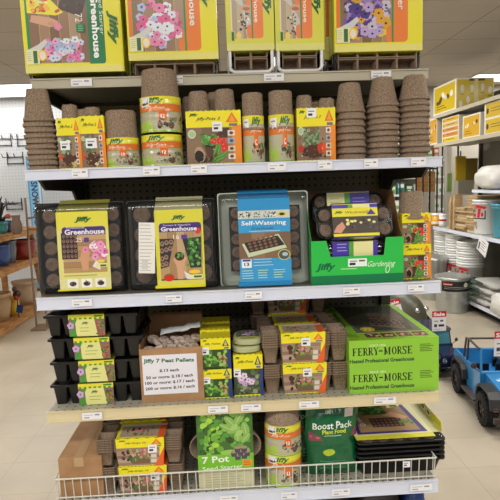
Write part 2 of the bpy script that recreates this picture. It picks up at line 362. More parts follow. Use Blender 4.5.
shelf(Z4, 0, 'rail_cream', .034, 'deck_perf', [(82, 102, 412), (208, 228, 406), (241, 261, 403), (299, 319, 400), (374, 396, 397)])
s5 = shelf(Z5, 0, 'rail_white', .042, 'deck_perf', [(220, 238, 495), (281, 297, 492), (332, 350, 490), (410, 432, 486)])
shelf(.16, 0, 'shelf_cream', .03, 'shelf_cream', [])
# wire fence along the front of the lowest shelf
m = MB(); n = 47; zt = .600
for i in range(n+1):
    x = -HW+.004+(2*HW-.008)*i/n; m.tube([(x, .012, Z5-.002), (x, .006, zt)], .0016, 'wire_white', 6)
m.tube([(-HW, .006, zt), (HW, .006, zt)], .0026, 'wire_white', 8).tube([(-HW, .012, Z5+.006), (HW, .012, Z5+.006)], .0022, 'wire_white', 8)
for s in (-1, 1):
    m.tube([(s*HW, .006, zt), (s*HW, .30, zt)], .0024, 'wire_white', 8)
    for k in range(1, 12): m.tube([(s*HW, .006+k*.026, Z5), (s*HW, .006+k*.026, zt)], .0016, 'wire_white', 6)
m.build('wire_fence', s5)
# ================================================================ products
def span(x0, x1, py, y): a = PY(x0, py, y); b = PY(x1, py, y); return a.x, b.x
def zat(px, py, y): return PY(px, py, y).z
def zig(m, x0, x1, y0, y1, z, h, n, c1, c2, lowdir=1):
    st = (x1-x0)/n
    for i in range(n): m.prism([(x0+i*st, z-.0005), (x0+(i+1)*st, z-.0005), (x0+(i+.5)*st, z+h*lowdir)], 'y', y0, y1, 'print', c1 if i % 2 else c2)
# ---- peat pots
def potmesh(name, rr, rn, h, sq=0, seed=1, parent=None, loc=(0, 0, 0), mat='peat', n=28):
    t = .0019
    p = [(rn-t-.004, h-t), (rn-t, h-.006), (rr-t, 0), (rr+.0022, 0), (rr+.0024, .0075), (rr-.0012, .009), (rn+.0004, h-.004), (rn-.003, h), (.004, h), (.004, h-t), (rn-t-.004, h-t)]
    m = MB().lathe(p, mat, n, jit=.0006, sq=sq, seed=seed)
    for k in range(4):   # drain notches moulded as small raised feet round the closed end
        a = k*PI/2+.5; m.box(-.004, .004, -.002, .002, h-.001, h+.0016, mat, M=Matrix.Translation((.72*rn*math.cos(a), .72*rn*math.sin(a), 0)) @ Matrix.Rotation(a, 4, 'Z'))
    return m.build(name, parent, loc)
def stack(px, py0, py1, y, rr, rn, h, n, place, group, sq=0, rz=0, lean=0):
    z0 = Z2-.0015; cx = PY(px, (py0+py1)/2, y).x; zt = zat(px, py0, y); dz = (zt-h-z0)/(n-1)
    base = None
    for i in range(n):
        z = z0+i*dz; lab = 'peat pot, %s in %s' % (ORD[n-1-i], place)
        rnd = random.Random(int(px)+i)
        loc = (cx+rnd.uniform(-.0012, .0012)+lean*i, y+rnd.uniform(-.001, .001), z)
        if base is None: base = potmesh('peat_pot', rr, rn, h, sq, int(px)); base.location = loc; base.rotation_euler = (0, 0, rz); tag(base, lab, 'plant pot', group)
        else: dup(base, loc, rz+(rnd.uniform(-.05, .05) if sq else i*1.3), lab, group)
PYF = D+.075
stack(41.5, 90, 167, D+.07, .0425, .030, .094, 10, 'the square stack farthest from the aisle', 'peat pots stacked at the end of the second shelf', sq=.75, rz=.25, lean=-.0004)
stack(350, 84, 161, D+.08, .0455, .031, .088, 8, 'the shortest of three loose stacks', 'peat pots in the short loose stack')
stack(382.5, 78, 158, D+.08, .0475, .030, .088, 10, 'the middle one of three loose stacks', 'peat pots in the middle loose stack')
stack(414, 76, 156, D+.075, .0455, .031, .074, 11, 'the loose stack nearest the aisle', 'peat pots in the loose stack by the aisle')
# ---- sleeve packs of small pots
def sleeve_art(W, H, kind):
    A = Art(W, H, 'f0e227'); r = A.rnd
    t = {'pots3': .30, 'pots2': .33, 'tomato': .34, 'strip': .32, 'basil': .36, 'seed': .32, 'seedflower': .34}[kind]; yt = H*(1-t)
    if kind == 'strip':
        A.rect(W*.02, H*.05, W*.9, yt, 'b3998a'); A.wood(W*.0, H*.04, W*.9, yt, 5, ('9b7d6c', 'b6a08f', '8d6f60', 'a98f7d'), False)
        A.scatter(W*.08, H*.1, W*.45, yt, 9, ['4a2a24', '5a352c', '3b2420'], 1.6, 3.2).rect(W*.3, H*.1, W*.7, H*.3, '7c5d48')
        A.scatter(W*.22, H*.18, W*.75, yt*.95, 40, ['4f7a35', '6c9a45', '38602a', '83aa58'], 1, 2.2); A.scatter(W*.25, H*.3, W*.72, yt, 20, ['d5838c', 'c45c62', 'e0a39b'], .9, 1.7)
        A.rect(W*.72, H*.12, W*.84, H*.25, 'd9cfc4').rect(W*.72, H*.3, W*.84, H*.42, 'd9cfc4').poly([(W*.86, 0), (W, 0), (W, yt), (W*.8, H*.02)], 'e8642c')
    elif kind in ('basil', 'seedflower'):
        A.rect(0, H*.04, W*.9, yt, '3b4a2c').scatter(0, H*.04, W*.9, yt, 70, ['4f8a2f', '7ab548', '2c5a22', '98c860', '3c6a2c'] if kind == 'basil' else ['5c6b4c', '7d8a68', '46543c', '93a080', '515c4a'], 1, 3)
        if kind == 'seedflower': A.flowers(2, 5, W*.85, yt, 10, ['c9a6cf', 'b98cc4', 'e3cfe6'], 2.2, 3.4, '5c3860')
        else: A.scatter(W*.55, H*.05, W*.88, H*.5, 10, ['8a6a4c', 'c8a37a', 'd8c29a'], 1, 2.4)
        A.rect(W*.9, 0, W, yt, '2c3f86')
    else:
        A.rect(0, H*.03, W*.86, yt, '7a624e').wood(0, H*.03, W*.86, yt, 3, ('8c715a', '7d634d', '997e66'))
        if kind == 'pots3':
            A.scatter(W*.12, H*.04, W*.62, H*.2, 40, ['4a3528', '5d4433', '35251c'], 1, 2.2); A.oval(W*.23, H*.2, W*.10, H*.15, 'b59a7c', 12).oval(W*.22, H*.17, W*.085, H*.11, '2b211b', 12)
            A.poly([(W*.32, H*.36), (W*.56, H*.36), (W*.52, H*.15), (W*.37, H*.15)], '5a3d2c').poly([(W*.52, H*.68), (W*.78, H*.68), (W*.74, H*.5), (W*.56, H*.5)], '4d3528'); A.oval(W*.44, H*.36, W*.11, H*.035, '2e221c')
            A.scatter(W*.24, H*.34, W*.56, H*.62, 34, ['4e8f3f', '6cab52', '387530', '86bf66'], 1.6, 3.4)
            for (x, y, q) in ((.48, .44, 3.2), (.56, .47, 3), (.62, .42, 3.4), (.68, .36, 3.8), (.7, .28, 4), (.56, .39, 3), (.66, .46, 2.8)): A.oval(W*x, H*y, q, q*.92, 'd8362a').oval(W*x-q*.3, H*y+q*.3, q*.25, q*.2, 'f0806c', 0, 6)
            for (x, y, a) in ((.52, .28, 70), (.58, .28, 80), (.55, .14, 35), (.62, .17, 30), (.6, .1, 25), (.68, .2, 40)): A.oval(W*x, H*y, 7, 1.5, '4f8a35', a).oval(W*x, H*y+.4, 5.5, .5, '7bb052', a)
        else:
            A.scatter(W*.08, H*.04, W*.8, H*.3, 30, ['4a3528', '5a2f26', '3a2a20'], 1, 2.4); A.poly([(W*.25, H*.32), (W*.6, H*.32), (W*.55, H*.08), (W*.3, H*.08)], '55301f')
            A.scatter(W*.1, H*.28, W*.62, yt*.98, 44, ['5f8057', '7f9f74', '45653f', '9ab08e', '506b46'], 1, 2.6)
            if kind == 'tomato': A.oval(W*.62, H*.26, 4, 5.5, 'cf3d22').oval(W*.71, H*.24, 3.6, 5, 'dd5a2c').oval(W*.1, H*.25, 2.6, 4, 'c1301f')
            else: A.oval(W*.45, H*.55, 2.6, 1.8, 'ece7e0').oval(W*.1, H*.25, 1.6, 4.5, 'd8502c').scatter(W*.5, H*.03, W*.8, H*.2, 8, ['e4dcb8', 'd9c25a', 'c7b489'], 1, 1.6)
        A.scatter(W*.02, H*.04, W*.74, yt*.98, 26, ['8f7a5f', '5e4a3a', 'a58c6c', '6f8a4c', '4a3a2c', 'c9b793'], .5, 1.3)
        A.poly([(W*.86, 0), (W, 0), (W, yt*1.05), (W*.82, yt)], 'f0902e')
        for k in range(4): A.rect(W*.75, H*(.1+.145*k), W*.88, H*(.1+.145*k+.1), ['e9e0d2', 'd9cbb8', '9fb0c4', 'e8ddd0'][k]); A.oval(W*.815, H*(.15+.145*k), W*.04, H*.032, '6b4433', 0, 6)
        A.oval(W*.1, H*.58, W*.075, H*.085 if W > 30 else H*.05, 'c9d8b5').oval(W*.1, H*.58, W*.055, H*.06 if W > 30 else H*.036, 'a9c498')
    A.logo(W*.14, H*.93, W*.16, H*.06)
    nm = {'pots3': 'Jiffy-Pots 3', 'tomato': 'Jiffy-Pots 3', 'pots2': 'Jiffy-Pots 2', 'strip': 'Jiffy-Strips 10', 'basil': 'Jiffy Pellets', 'seedflower': 'Jiffy-Pots'}[kind]
    A.text(nm, W*.4, H*(1-t*.5), W*(.44 if W > 30 else .56), H*.075, '3a4a2a', 0, .01, .35)
    if kind in ('basil', 'seedflower'): tri = ('2c3470', 'd8cf40')
    else: tri = ('e8782a', 'f3a13c')
    A.poly([(W*.72, H*(1-t*.72)), (W*.95, H*(1-t*.72)), (W*.835, H*.97)], tri[0]).poly([(W*.78, H*(1-t*.66)), (W*.89, H*(1-t*.66)), (W*.835, H*.93)], tri[1])
    A.rect(W*.78, H*(1-t*.95), W*.93, H*(1-t*.8), '6f7488')
    n = max(7, int(W/4)); A.teeth(0, W, 0, H*.028, n, '3f8a3f')
    return A
def sleeve_pack(x0, y0, x1, y1, y, kind, name, label, group, z=None, depth=.062, pots=(), stick=None, side='f0902e', rot=0, taper=0, shelfz=Z2, pot=(.028, .021, .068), rise=.045):
    ym = (y0+y1)/2; a, b = span(x0, x1, ym, y); W = b-a; H = zat((x0+x1)/2, y0, y)-zat((x0+x1)/2, y1, y); zb = shelfz-.0015 if z is None else z
    t = thing(name, label, 'pack of pots', ((a+b)/2, y, zb), rot, group)
    A = sleeve_art(x1-x0, y1-y0, kind)
    if stick: A.sticker(*stick)
    m = MB(); h = W/2
    m.prism([(-h+taper, 0), (h-taper, 0), (h, H*.68), (h, H), (-h, H), (-h, H*.68)], 'y', 0, depth, 'print', 'e2d22a')
    if taper:
        def mp(u, v, o):
            q = v/A.h; k = max(0, 1-q/.68); return Vector((-h+u/A.w*W+taper*k*(1-2*u/A.w), -o, q*H))
        m.art(A, mp)
    else: m.art(A, front(-h, h, 0, H, 0, A))
    zig(m, -h, h, 0, .001, H, .0028, max(6, int(W/.008)), 'f0e227', '4a8f3c')
    S2 = Art(10, 20, side); S2.rect(0, 14, 10, 20, 'e8d92a'); m.art(S2, plane((h-0, 0, 0), (0, depth/10, 0), (0, 0, H/20), (1, 0, 0)) if not taper else plane((h, 0, 0), (0, depth/10, 0), (0, 0, H/20), (1, 0, 0)))
    m.build('sleeve', t)
    for (fx, fy, dr) in pots:
        potmesh('peat_pot', pot[0], pot[1], pot[2], .0, int(fx*100)+5, t, (fx*W, fy, H+rise+dr-pot[2]), n=22)
    return t
sleeve_pack(57.5, 115, 81, 166.5, D+.035, 'pots2', 'peat_pot_pack', 'narrow yellow sleeve of small peat pots beside the square pot stack', 'small sleeves of peat pots', pots=[(-.02, .032, .0), (.45, .05, -.012)], stick=(2.5, 20, 12, 29), pot=(.027, .0215, .066), rot=-.03, rise=.042)
sleeve_pack(80.5, 112, 105, 165, D+.035, 'pots2', 'peat_pot_pack', 'narrow yellow sleeve of small peat pots between its twin and a round wrapped pack', 'small sleeves of peat pots', pots=[(-.05, .032, -.005)], stick=(5, 21, 16, 31), pot=(.027, .0215, .066), rise=.033)
sleeve_pack(186.5, 110, 241.5, 164, D+.03, 'pots3', 'peat_pot_pack', 'wide yellow sleeve of peat pots printed with tomatoes and green chilies', 'wide sleeves of peat pots', pots=[(-.27, .05, .0), (.22, .05, .004), (-.42, .11, -.005), (.06, .12, .008)], stick=(26, 33.5, 36, 43), depth=.10, pot=(.034, .0275, .07), rise=.063)
sleeve_pack(297, 107, 335.5, 160.5, D+.035, 'tomato', 'peat_pot_pack', 'yellow sleeve of peat pots with a red tomato, beside the loose pot stacks', 'wide sleeves of peat pots', pots=[(-.25, .04, .008), (.34, .04, -.002), (.06, .09, -.006)], stick=(10, 44, 19.5, 53.5), depth=.08, pot=(.0285, .0225, .07), rise=.034)
# ---- round wrapped packs
def band_art(W, H, seed=0, seeds=False, st=None):
    A = Art(W, H, 'b9b49a'); A.rnd = random.Random(seed)
    A.rect(0, H*.78, W, H, 'e8e03a').rect(0, H*.8, W, H*.83, 'c8d23a').rect(0, H*.58, W, H*.79, 'e07a34').rect(0, H*.555, W, H*.585, '5f9a48')
    A.poly([(0, 0), (W*.3, 0), (W*.0, H*.5)], 'b6cf5c').poly([(W*.12, H*.08), (W*.42, H*.08), (W*.27, H*.4)], 'a9cc4a')
    A.scatter(W*.4, H*.08, W, H*.5, 26, ['5c6f4c', '463a2e', '8c8a72', '6f5240', 'a08e70'], H*.03, H*.09); A.oval(W*.72, H*.2, W*.06, H*.12, '6b4c38')
    A.rect(W*.5, H*.3, W*.64, H*.58, 'e8722c').text('12', W*.57, H*.44, W*.07, H*.12, 'ffffff', 0, .03)
    A.rect(W*.0, 0, W, H*.06, 'bfd04a').rect(0, H*.02, W, H*.04, '5f9a48')
    lx_ = .42 if H < 45 else .58; A.logo(W*lx_, H*.87, W*.36, H*.19, 0, '1f7040').text('Jiffy-Pots', W*lx_, H*.68, W*.4, H*.1, 'f4ead8', 0, .01, .3)
    if st: A.sticker(*st)
    return A
def round_pack(x0, x1, ytop, yb, y, ypt, label, group, z=None, shelfz=Z2, sticker=True, seed=1, nring=5, rr=None, topw=.82, name='round_peat_pot_pack', haspot=True):
    cx = (x0+x1)/2; a, b = span(x0, x1, (ytop+yb)/2, y); R = (b-a)/2; X = (a+b)/2
    H = zat(cx, ytop, y)-zat(cx, yb, y); zb = shelfz-.0015 if z is None else z
    t = thing(name, label, 'pack of pots', (X, y, zb), 0, group)
    A = band_art(60, 34 if H < .13 else 50, seed, st=(8, 24, 20, 33) if sticker and H < .13 else ((7, 36, 20, 47) if sticker else None))
    ph0, ph1 = math.radians(-165), math.radians(-15); Rb = R-.0008
    def bulge(q): return 1-.018*(.5-.5*math.cos(q*nring*2*PI))-.02*q
    def mp(u, v, o):
        q = v/A.h; ph = ph0+(ph1-ph0)*u/A.w; r = Rb*bulge(q)+.0006+o
        return Vector((r*math.cos(ph), r*math.sin(ph), q*H))
    prof = [(Rb*bulge(k/20)-.0002, H*k/20) for k in range(21)]
    m = MB().lathe(prof, 'print_gloss', 32, 'cfc58a'); cuts = [60*k/16 for k in range(1, 16)]
    m2 = Art(A.w, A.h); m2.items = A.items
    # cut tall areas into rows as well, so that the print follows the ripples
    m.art(vsplit(A, 12), mp, 'print_gloss', cuts); m.build('printed_wrap', t)
    if haspot:
        hp = zat(cx, ypt, y)-zat(cx, ytop, y)+.03
        potmesh('peat_pot', R*.93, R*topw, hp+.012, 0, seed, t, (0, 0, H-.042), n=30)
    MB().lathe([(Rb*.96, 0), (Rb*.985, .002), (Rb*.97, .006)], 'peat', 28).build('peat_pot', t)
    return t
def vsplit(A, n):
    B = Art(A.w, A.h); B.items = []; B.step = A.step; cuts = [A.h*k/n for k in range(1, n)]
    for polys, c in A.items:
        out = []
        for p in polys:
            for q in split([(v, u) for u, v in p], cuts): out.append([(u, v) for v, u in q])
        B.items.append((out, c))
    return B
round_pack(105.5, 140.5, 135.5, 165, D+.07, 108, 'round wrapped pack of large peat pots beside the double-stacked packs', 'round wrapped peat pot packs', sticker=False, seed=3, topw=.84)
g = round_pack(141.5, 183.5, 133.5, 164.5, D+.075, 100, 'lower of the two stacked round wrapped peat pot packs', 'round wrapped peat pot packs', seed=4, haspot=False, sticker=False)
zz = zat(162, 133.5, D+.075)
round_pack(140, 182.5, 99, 133.5, D+.075, 71, 'upper of the two stacked round wrapped packs, its bare pot touching the shelf above', 'round wrapped peat pot packs', z=zz-.001, seed=5, topw=.80)
round_pack(242, 265, 116, 163, D+.055, 93, 'slim round pack of peat pots beside the wide tomato-printed sleeve', 'slim round wrapped peat pot packs', seed=6, nring=8, topw=.88)
round_pack(268, 294.5, 115, 162, D+.055, 91, 'slim round pack of peat pots beside the narrower red tomato sleeve', 'slim round wrapped peat pot packs', seed=7, nring=8, topw=.86)
for (px, yt, lab) in ((250, 101, 'spare peat pot stacked in the shadow behind the slim round packs, towards the wide sleeve'), (291, 98, 'spare peat pot stacked in the shadow behind the slim round packs, towards the loose stacks')):
    p = potmesh('peat_pot', .03, .024, .165, 0, 9); p.location = (PY(px, 120, D+.15).x, D+.15, Z2-.0015); tag(p, lab, 'plant pot', 'spare pots behind the round packs')
# ================================================================ top shelf: tall seedling greenhouses standing on end
D1 = D+.1136
def cups(n, w, rows, ch, parent, x0, z0, y, depth=.045, mat='peat'):
    m = MB(); cw = w/n; e = .003
    for r in range(rows):
        for i in range(n):
            xa, xb, za, zb = x0+i*cw, x0+(i+1)*cw, z0+r*ch, z0+(r+1)*ch-.002
            ix = cw*.14; iz = ch*.12
            O = [(xa, y, za), (xb, y, za), (xb, y, zb), (xa, y, zb)]; I = [(xa+e, y-.0002, za+e), (xb-e, y-.0002, za+e), (xb-e, y-.0002, zb-e), (xa+e, y-.0002, zb-e)]
            B = [(xa+ix, y+depth, za+iz), (xb-ix, y+depth, za+iz), (xb-ix, y+depth, zb-iz), (xa+ix, y+depth, zb-iz)]
            B2 = [(xa+ix-e, y+depth+.002, za+iz-e), (xb-ix+e, y+depth+.002, za+iz-e), (xb-ix+e, y+depth+.002, zb-iz+e), (xa+ix-e, y+depth+.002, zb-iz+e)]
            k = len(m.v); m.add(O+I+B+B2, [(0, 1, 5, 4), (1, 2, 6, 5), (2, 3, 7, 6), (3, 0, 4, 7), (4, 5, 9, 8), (5, 6, 10, 9), (6, 7, 11, 10), (7, 4, 8, 11), (8, 9, 10, 11), (0, 12, 13, 1), (1, 13, 14, 2), (2, 14, 15, 3), (3, 15, 12, 0), (12, 15, 14, 13)], mat)
    return m.build('peat_cell_strip', parent)
def tall_art(kind, W, H):
    # W x H in photo pixels; lettering runs down the pack
    A = Art(W, H, 'eae22c' if kind != 'narrow' else 'dcd94e'); A.rect(0, 0, W, 7, 'e6e07a' if kind != 'narrow' else 'dcdc80')
    if kind == 'g72':
        A.rect(4, 9, W, H, '1b7b43') if False else None
        A.rect(4, 18, 7, H, '2b8a4a'); A.wood(7, 10, 66, H, 6, ('8d6b55', 'a5836b', '7f604c', '9a7860', 'b0937a', '86664f'))
        A.rect(64, 8.5, 78, H, '127a45').rr(64, 8.5, 80, 26, 3, '127a45').rect(70, 20, 80, H, '127a45')
        A.poly([(36, H-30), (60, H), (60, H), (36, H)], '3b2a22'); A.poly([(36, 66), (58, 57), (64, 74), (42, 84)], '45322a').scatter(40, 62, 60, 78, 10, ['2f221c', '5c4438'], 1, 2)
        A.poly([(6, 62), (34, 59), (41, 62), (22, 84), (6, 84)], 'efe53a').scatter(8, 60, 30, 80, 22, ['e0862c', 'd9462c', 'f0c23c', '5c8c3c', 'efe6a0'], 1.5, 3.6); A.rect(33, 62, 38, 65, 'd9412c', 30)
        A.poly([(8, 53), (28, 47), (34, 49), (36, 53), (28, 57), (10, 60)], 'd8a78a').oval(30, 50, 5, 2.4, 'cf9a7c', -20).flower(35, 47.5, 4, 'e68ab8', 'b8d05a')
        A.flowers(18, 10, 60, 38, 46, ['e27ab0', 'd85fa2', 'f0a6cc', 'cddcf0', 'a9bfe6', 'e7eef8'], 2.8, 4.4, '74204c'); A.scatter(16, 10, 58, 36, 10, ['6fa04a', '4c7c35'], .8, 1.6); A.flowers(24, 11, 56, 32, 16, ['e27ab0', 'f0a6cc', 'cddcf0', 'a9bfe6'], 2.8, 4.2, '74204c')
        A.text('72', 56, 56, 9, 7, 'f0ece4', -90, .0); A.rr(53, 41, 61, 50, 1, '178048').lines(54.5, 42, 59.5, 49, 4, '9fd0b0', .4)
        A.text('Greenhouse', 72, 47, 66, 7.5, 'ffffff', -90, .035).text('Seed Starter', 78.2, 60, 44, 3.6, 'e8f4ea', -90, .0)
        A.logo(88.5, 45, 35, 10.5, -90); A.rect(W-1.2, 0, W, H, 'd8d020')
    elif kind in ('pink', 'pansy'):
        A.rect(2, 12, 6, H, 'e87a34').rect(6, 9, 7, H, '2d8c4e').wood(7, 9, 57, H, 5, ('8f7059', 'a6866d', '7f604c', '9a7a62', 'a98c74'))
        A.rr(50, 9, 72, 30, 4, 'ee8030').rect(58, 20, 72, H, 'ee8030').rect(56, 9, 58, H, '2d8c4e')
        if kind == 'pink': A.flowers(8, 11, 56, 62, 60, ['e0679e', 'e88ab6', 'cf4f86', 'e4ecf8', 'b4c2ec'], 3.6, 5.6, '7c2450'); A.scatter(8, 10, 56, 60, 10, ['57883c', '3f6c2e'], .8, 2); A.flowers(10, 11, 54, 50, 18, ['e0679e', 'e88ab6', 'e4ecf8'], 3.8, 5.4, '7c2450')
        else: A.flowers(8, 11, 56, 66, 60, ['7a55b0', '54388c', 'e0a52c', '9c84cc', 'e8cf44', 'cfc6e0'], 3.6, 5.6, '241530'); A.scatter(8, 10, 56, 60, 10, ['57883c', '3f6c2e'], .8, 2); A.flowers(10, 11, 54, 50, 20, ['6a48a4', 'e0a52c', '4c3688', 'b9a6dc'], 3.8, 5.4, '241530')
        A.text('Greenhouse', 65, 66, 64, 7, 'f6eee0', -90, .03) if kind == 'pink' else A.text('Seed Starter', 65, 68, 54, 6.5, 'f6eee0', -90, .02)
        A.logo(77, 70, 36, 9.5, -90) if kind == 'pink' else A.logo(80, 100, 36, 9.5, -90)
    else:
        W_ = W; A.wood(6, 12, 27, H, 4, ('b3a28c', 'c4b49f', 'a8967f', 'bba994')); A.rect(5, 12, 6, H, 'e8e0d8')
        A.poly([(8, 52), (16, 44), (20, 12), (24, 12), (24, 30), (13, 58)], 'cfcac6').scatter(10, 14, 24, 40, 26, ['5c4a42', '7a6a60', 'efe9e4', '3f332e'], .8, 1.7)
        A.poly([(14, 42), (22, 38), (30, 40), (28, 46), (18, 47)], 'd6a587').oval(20, 42, 3.6, 1.8, 'b0755a'); A.rr(20, 12, 36, 26, 3, 'ef8648').rect(26, 18, 36, H, 'ef8648').rect(24.6, 12, 26, H, '3a8c52')
        A.rect(20, 46, 24.5, 54, 'ef8648').text('20', 22.5, 60, 7, 5, 'f6f0e8', -90, .0).text('Greenhouse', 29.5, 53, 50, 4, 'f8efe4', -90, .02); A.logo(40, 51, 32, 8.5, -90)
    if kind != 'narrow':
        A.poly([(0, 22), (14, 29), (22, 35), (24, 31), (16, 22)], 'd3d6d6').rect(2, 9, 15, 24, 'e9e7b4').rect(9, 10, 13, 23, '2c6a3c').oval(18, 18, 4.5, 6, 'f0cf3c').oval(18, 18, 3, 4.4, 'efe3d8').lines(3, 12, 8, 22, 5, '8a9a52')
    else:
        A.rect(1, 9, 8, 20, 'cfd65a').rect(5, 10, 7.5, 19, '2c6a3c').oval(12, 15, 2.6, 4, 'f0cf6c')
    return A
def tall_greenhouse(px0, px1, pyb, pylab, kind, label, y, nc, rim, side='d9d41e', behind=False, dxr=0):
    a, b = span(px0, px1, (pyb+pylab)/2, y); W = b-a; zb = Z1-.0015; HT = .53; zl = zat((px0+px1)/2, pylab, y)-zb
    t = thing('seedling_greenhouse', label, 'seed starting tray', ((a+b)/2, y, zb), 0, 'tall seed starting greenhouses standing on end')
    h = W/2; e = .006
    # tray on its end, open side towards the aisle
    tr = MB()
    tr.box(-h+e, h-e, .075, .078, 0, HT, 'black_plastic').box(-h+e, -h+e+.002, .03, .075, 0, HT, 'black_plastic').box(h-e-.002, h-e, .03, .075, 0, HT, 'black_plastic').box(-h+e, h-e, .03, .075, 0, .002, 'black_plastic').box(-h+e, h-e, .03, .075, HT-.002, HT, 'black_plastic')
    tr.build('tray', t)
    nr = kind == 'narrow'
    if nc: cups(nc, W-(.04 if nr else .024), 2, .040, t, -h+(.02 if nr else .012), .016 if nr else .006, .012)
    # clear dome
    dm = MB(); R = lambda s, yy, r: [(p[0], yy, p[1]+HT/2) for p in rrect(W-2*s, HT-2*s, r)]
    dm.loft([R(0, .03, .012), R(.001, .024, .012), R(.004, .006, .014), R(.009, .001, .016)], 'clear', cap1=False).build('clear_dome', t)
    if rim: MB().tube([(p[0], .004, p[1]+HT/2+.002) for p in rrect(W-.012, HT-(.016 if nr else .006), .018)], .0056 if nr else .0016, rim, 8, closed=True).tube([(p[0], .028, p[1]+HT/2) for p in rrect(W-.002, HT-.002, .012)], .003, rim, 8, closed=True).build('dome_rim', t)
    A = tall_art(kind, px1-px0, 1.08*(HT-zl)/(W/(px1-px0)))
    A2 = A; s = MB(); zt_ = HT+.004
    s.box(-h-.0015, h+.0015, -.003, .080, zl, zt_, 'print', side)
    s.art(A2, front(-h-.0015, h+.0015, zl, zt_, -.003, A2))
    if kind == 'g72' or dxr:
        S2 = Art(12, 100, side); S2.logo(6, 26, 18, 5, -90) if kind == 'g72' else None
        s.art(S2, plane((h+.0015, -.003, zl), (0, .083/12, 0), (0, 0, (zt_-zl)/100), (1, 0, 0)))
    s.build('sleeve', t); return t
def dupg(g, dx, dy, label, rz=0): return dup(g, (g.location.x+dx, g.location.y+dy, g.location.z), rz, label)
g1 = tall_greenhouse(27, 124.5, 77, 72.5, 'g72', 'yellow and green seed starting greenhouse numbered 72, first on the top shelf', D1+.018, 0, 'black_plastic')
dupg(g1, .016, .095, 'large yellow seed starting greenhouse behind the green lettered one, only its yellow side showing')
g2 = tall_greenhouse(130, 218.5, 75, 60, 'pink', 'yellow and orange seed starting greenhouse with a mass of pink petunias', D1+.018, 4, 'black_gloss')
dupg(g2, -.012, .095, 'yellow seed starting greenhouse tucked behind the one with pink petunias')
g3 = tall_greenhouse(228, 274.5, 75.5, 50.5, 'narrow', 'narrow white-rimmed seed starting greenhouse with an orange stripe, next to the pink petunia one', D1+.02, 2, 'white_plastic', 'd3d35a')
g4 = tall_greenhouse(276.5, 324, 74, 50.5, 'narrow', 'narrow white-rimmed seed starting greenhouse with an orange stripe, next to the pansy one', D1+.02, 2, 'white_plastic', 'd3d35a')
g5 = tall_greenhouse(335, 421.5, 70, 51.5, 'pansy', 'yellow and orange seed starting greenhouse with purple and yellow pansies', D1+.018, 4, 'black_gloss')
dupg(g5, -.014, .095, 'yellow seed starting greenhouse tucked behind the one with pansies'); dupg(g5, -.012, .19, 'yellow seed starting greenhouse at the back, third in the pansy row')
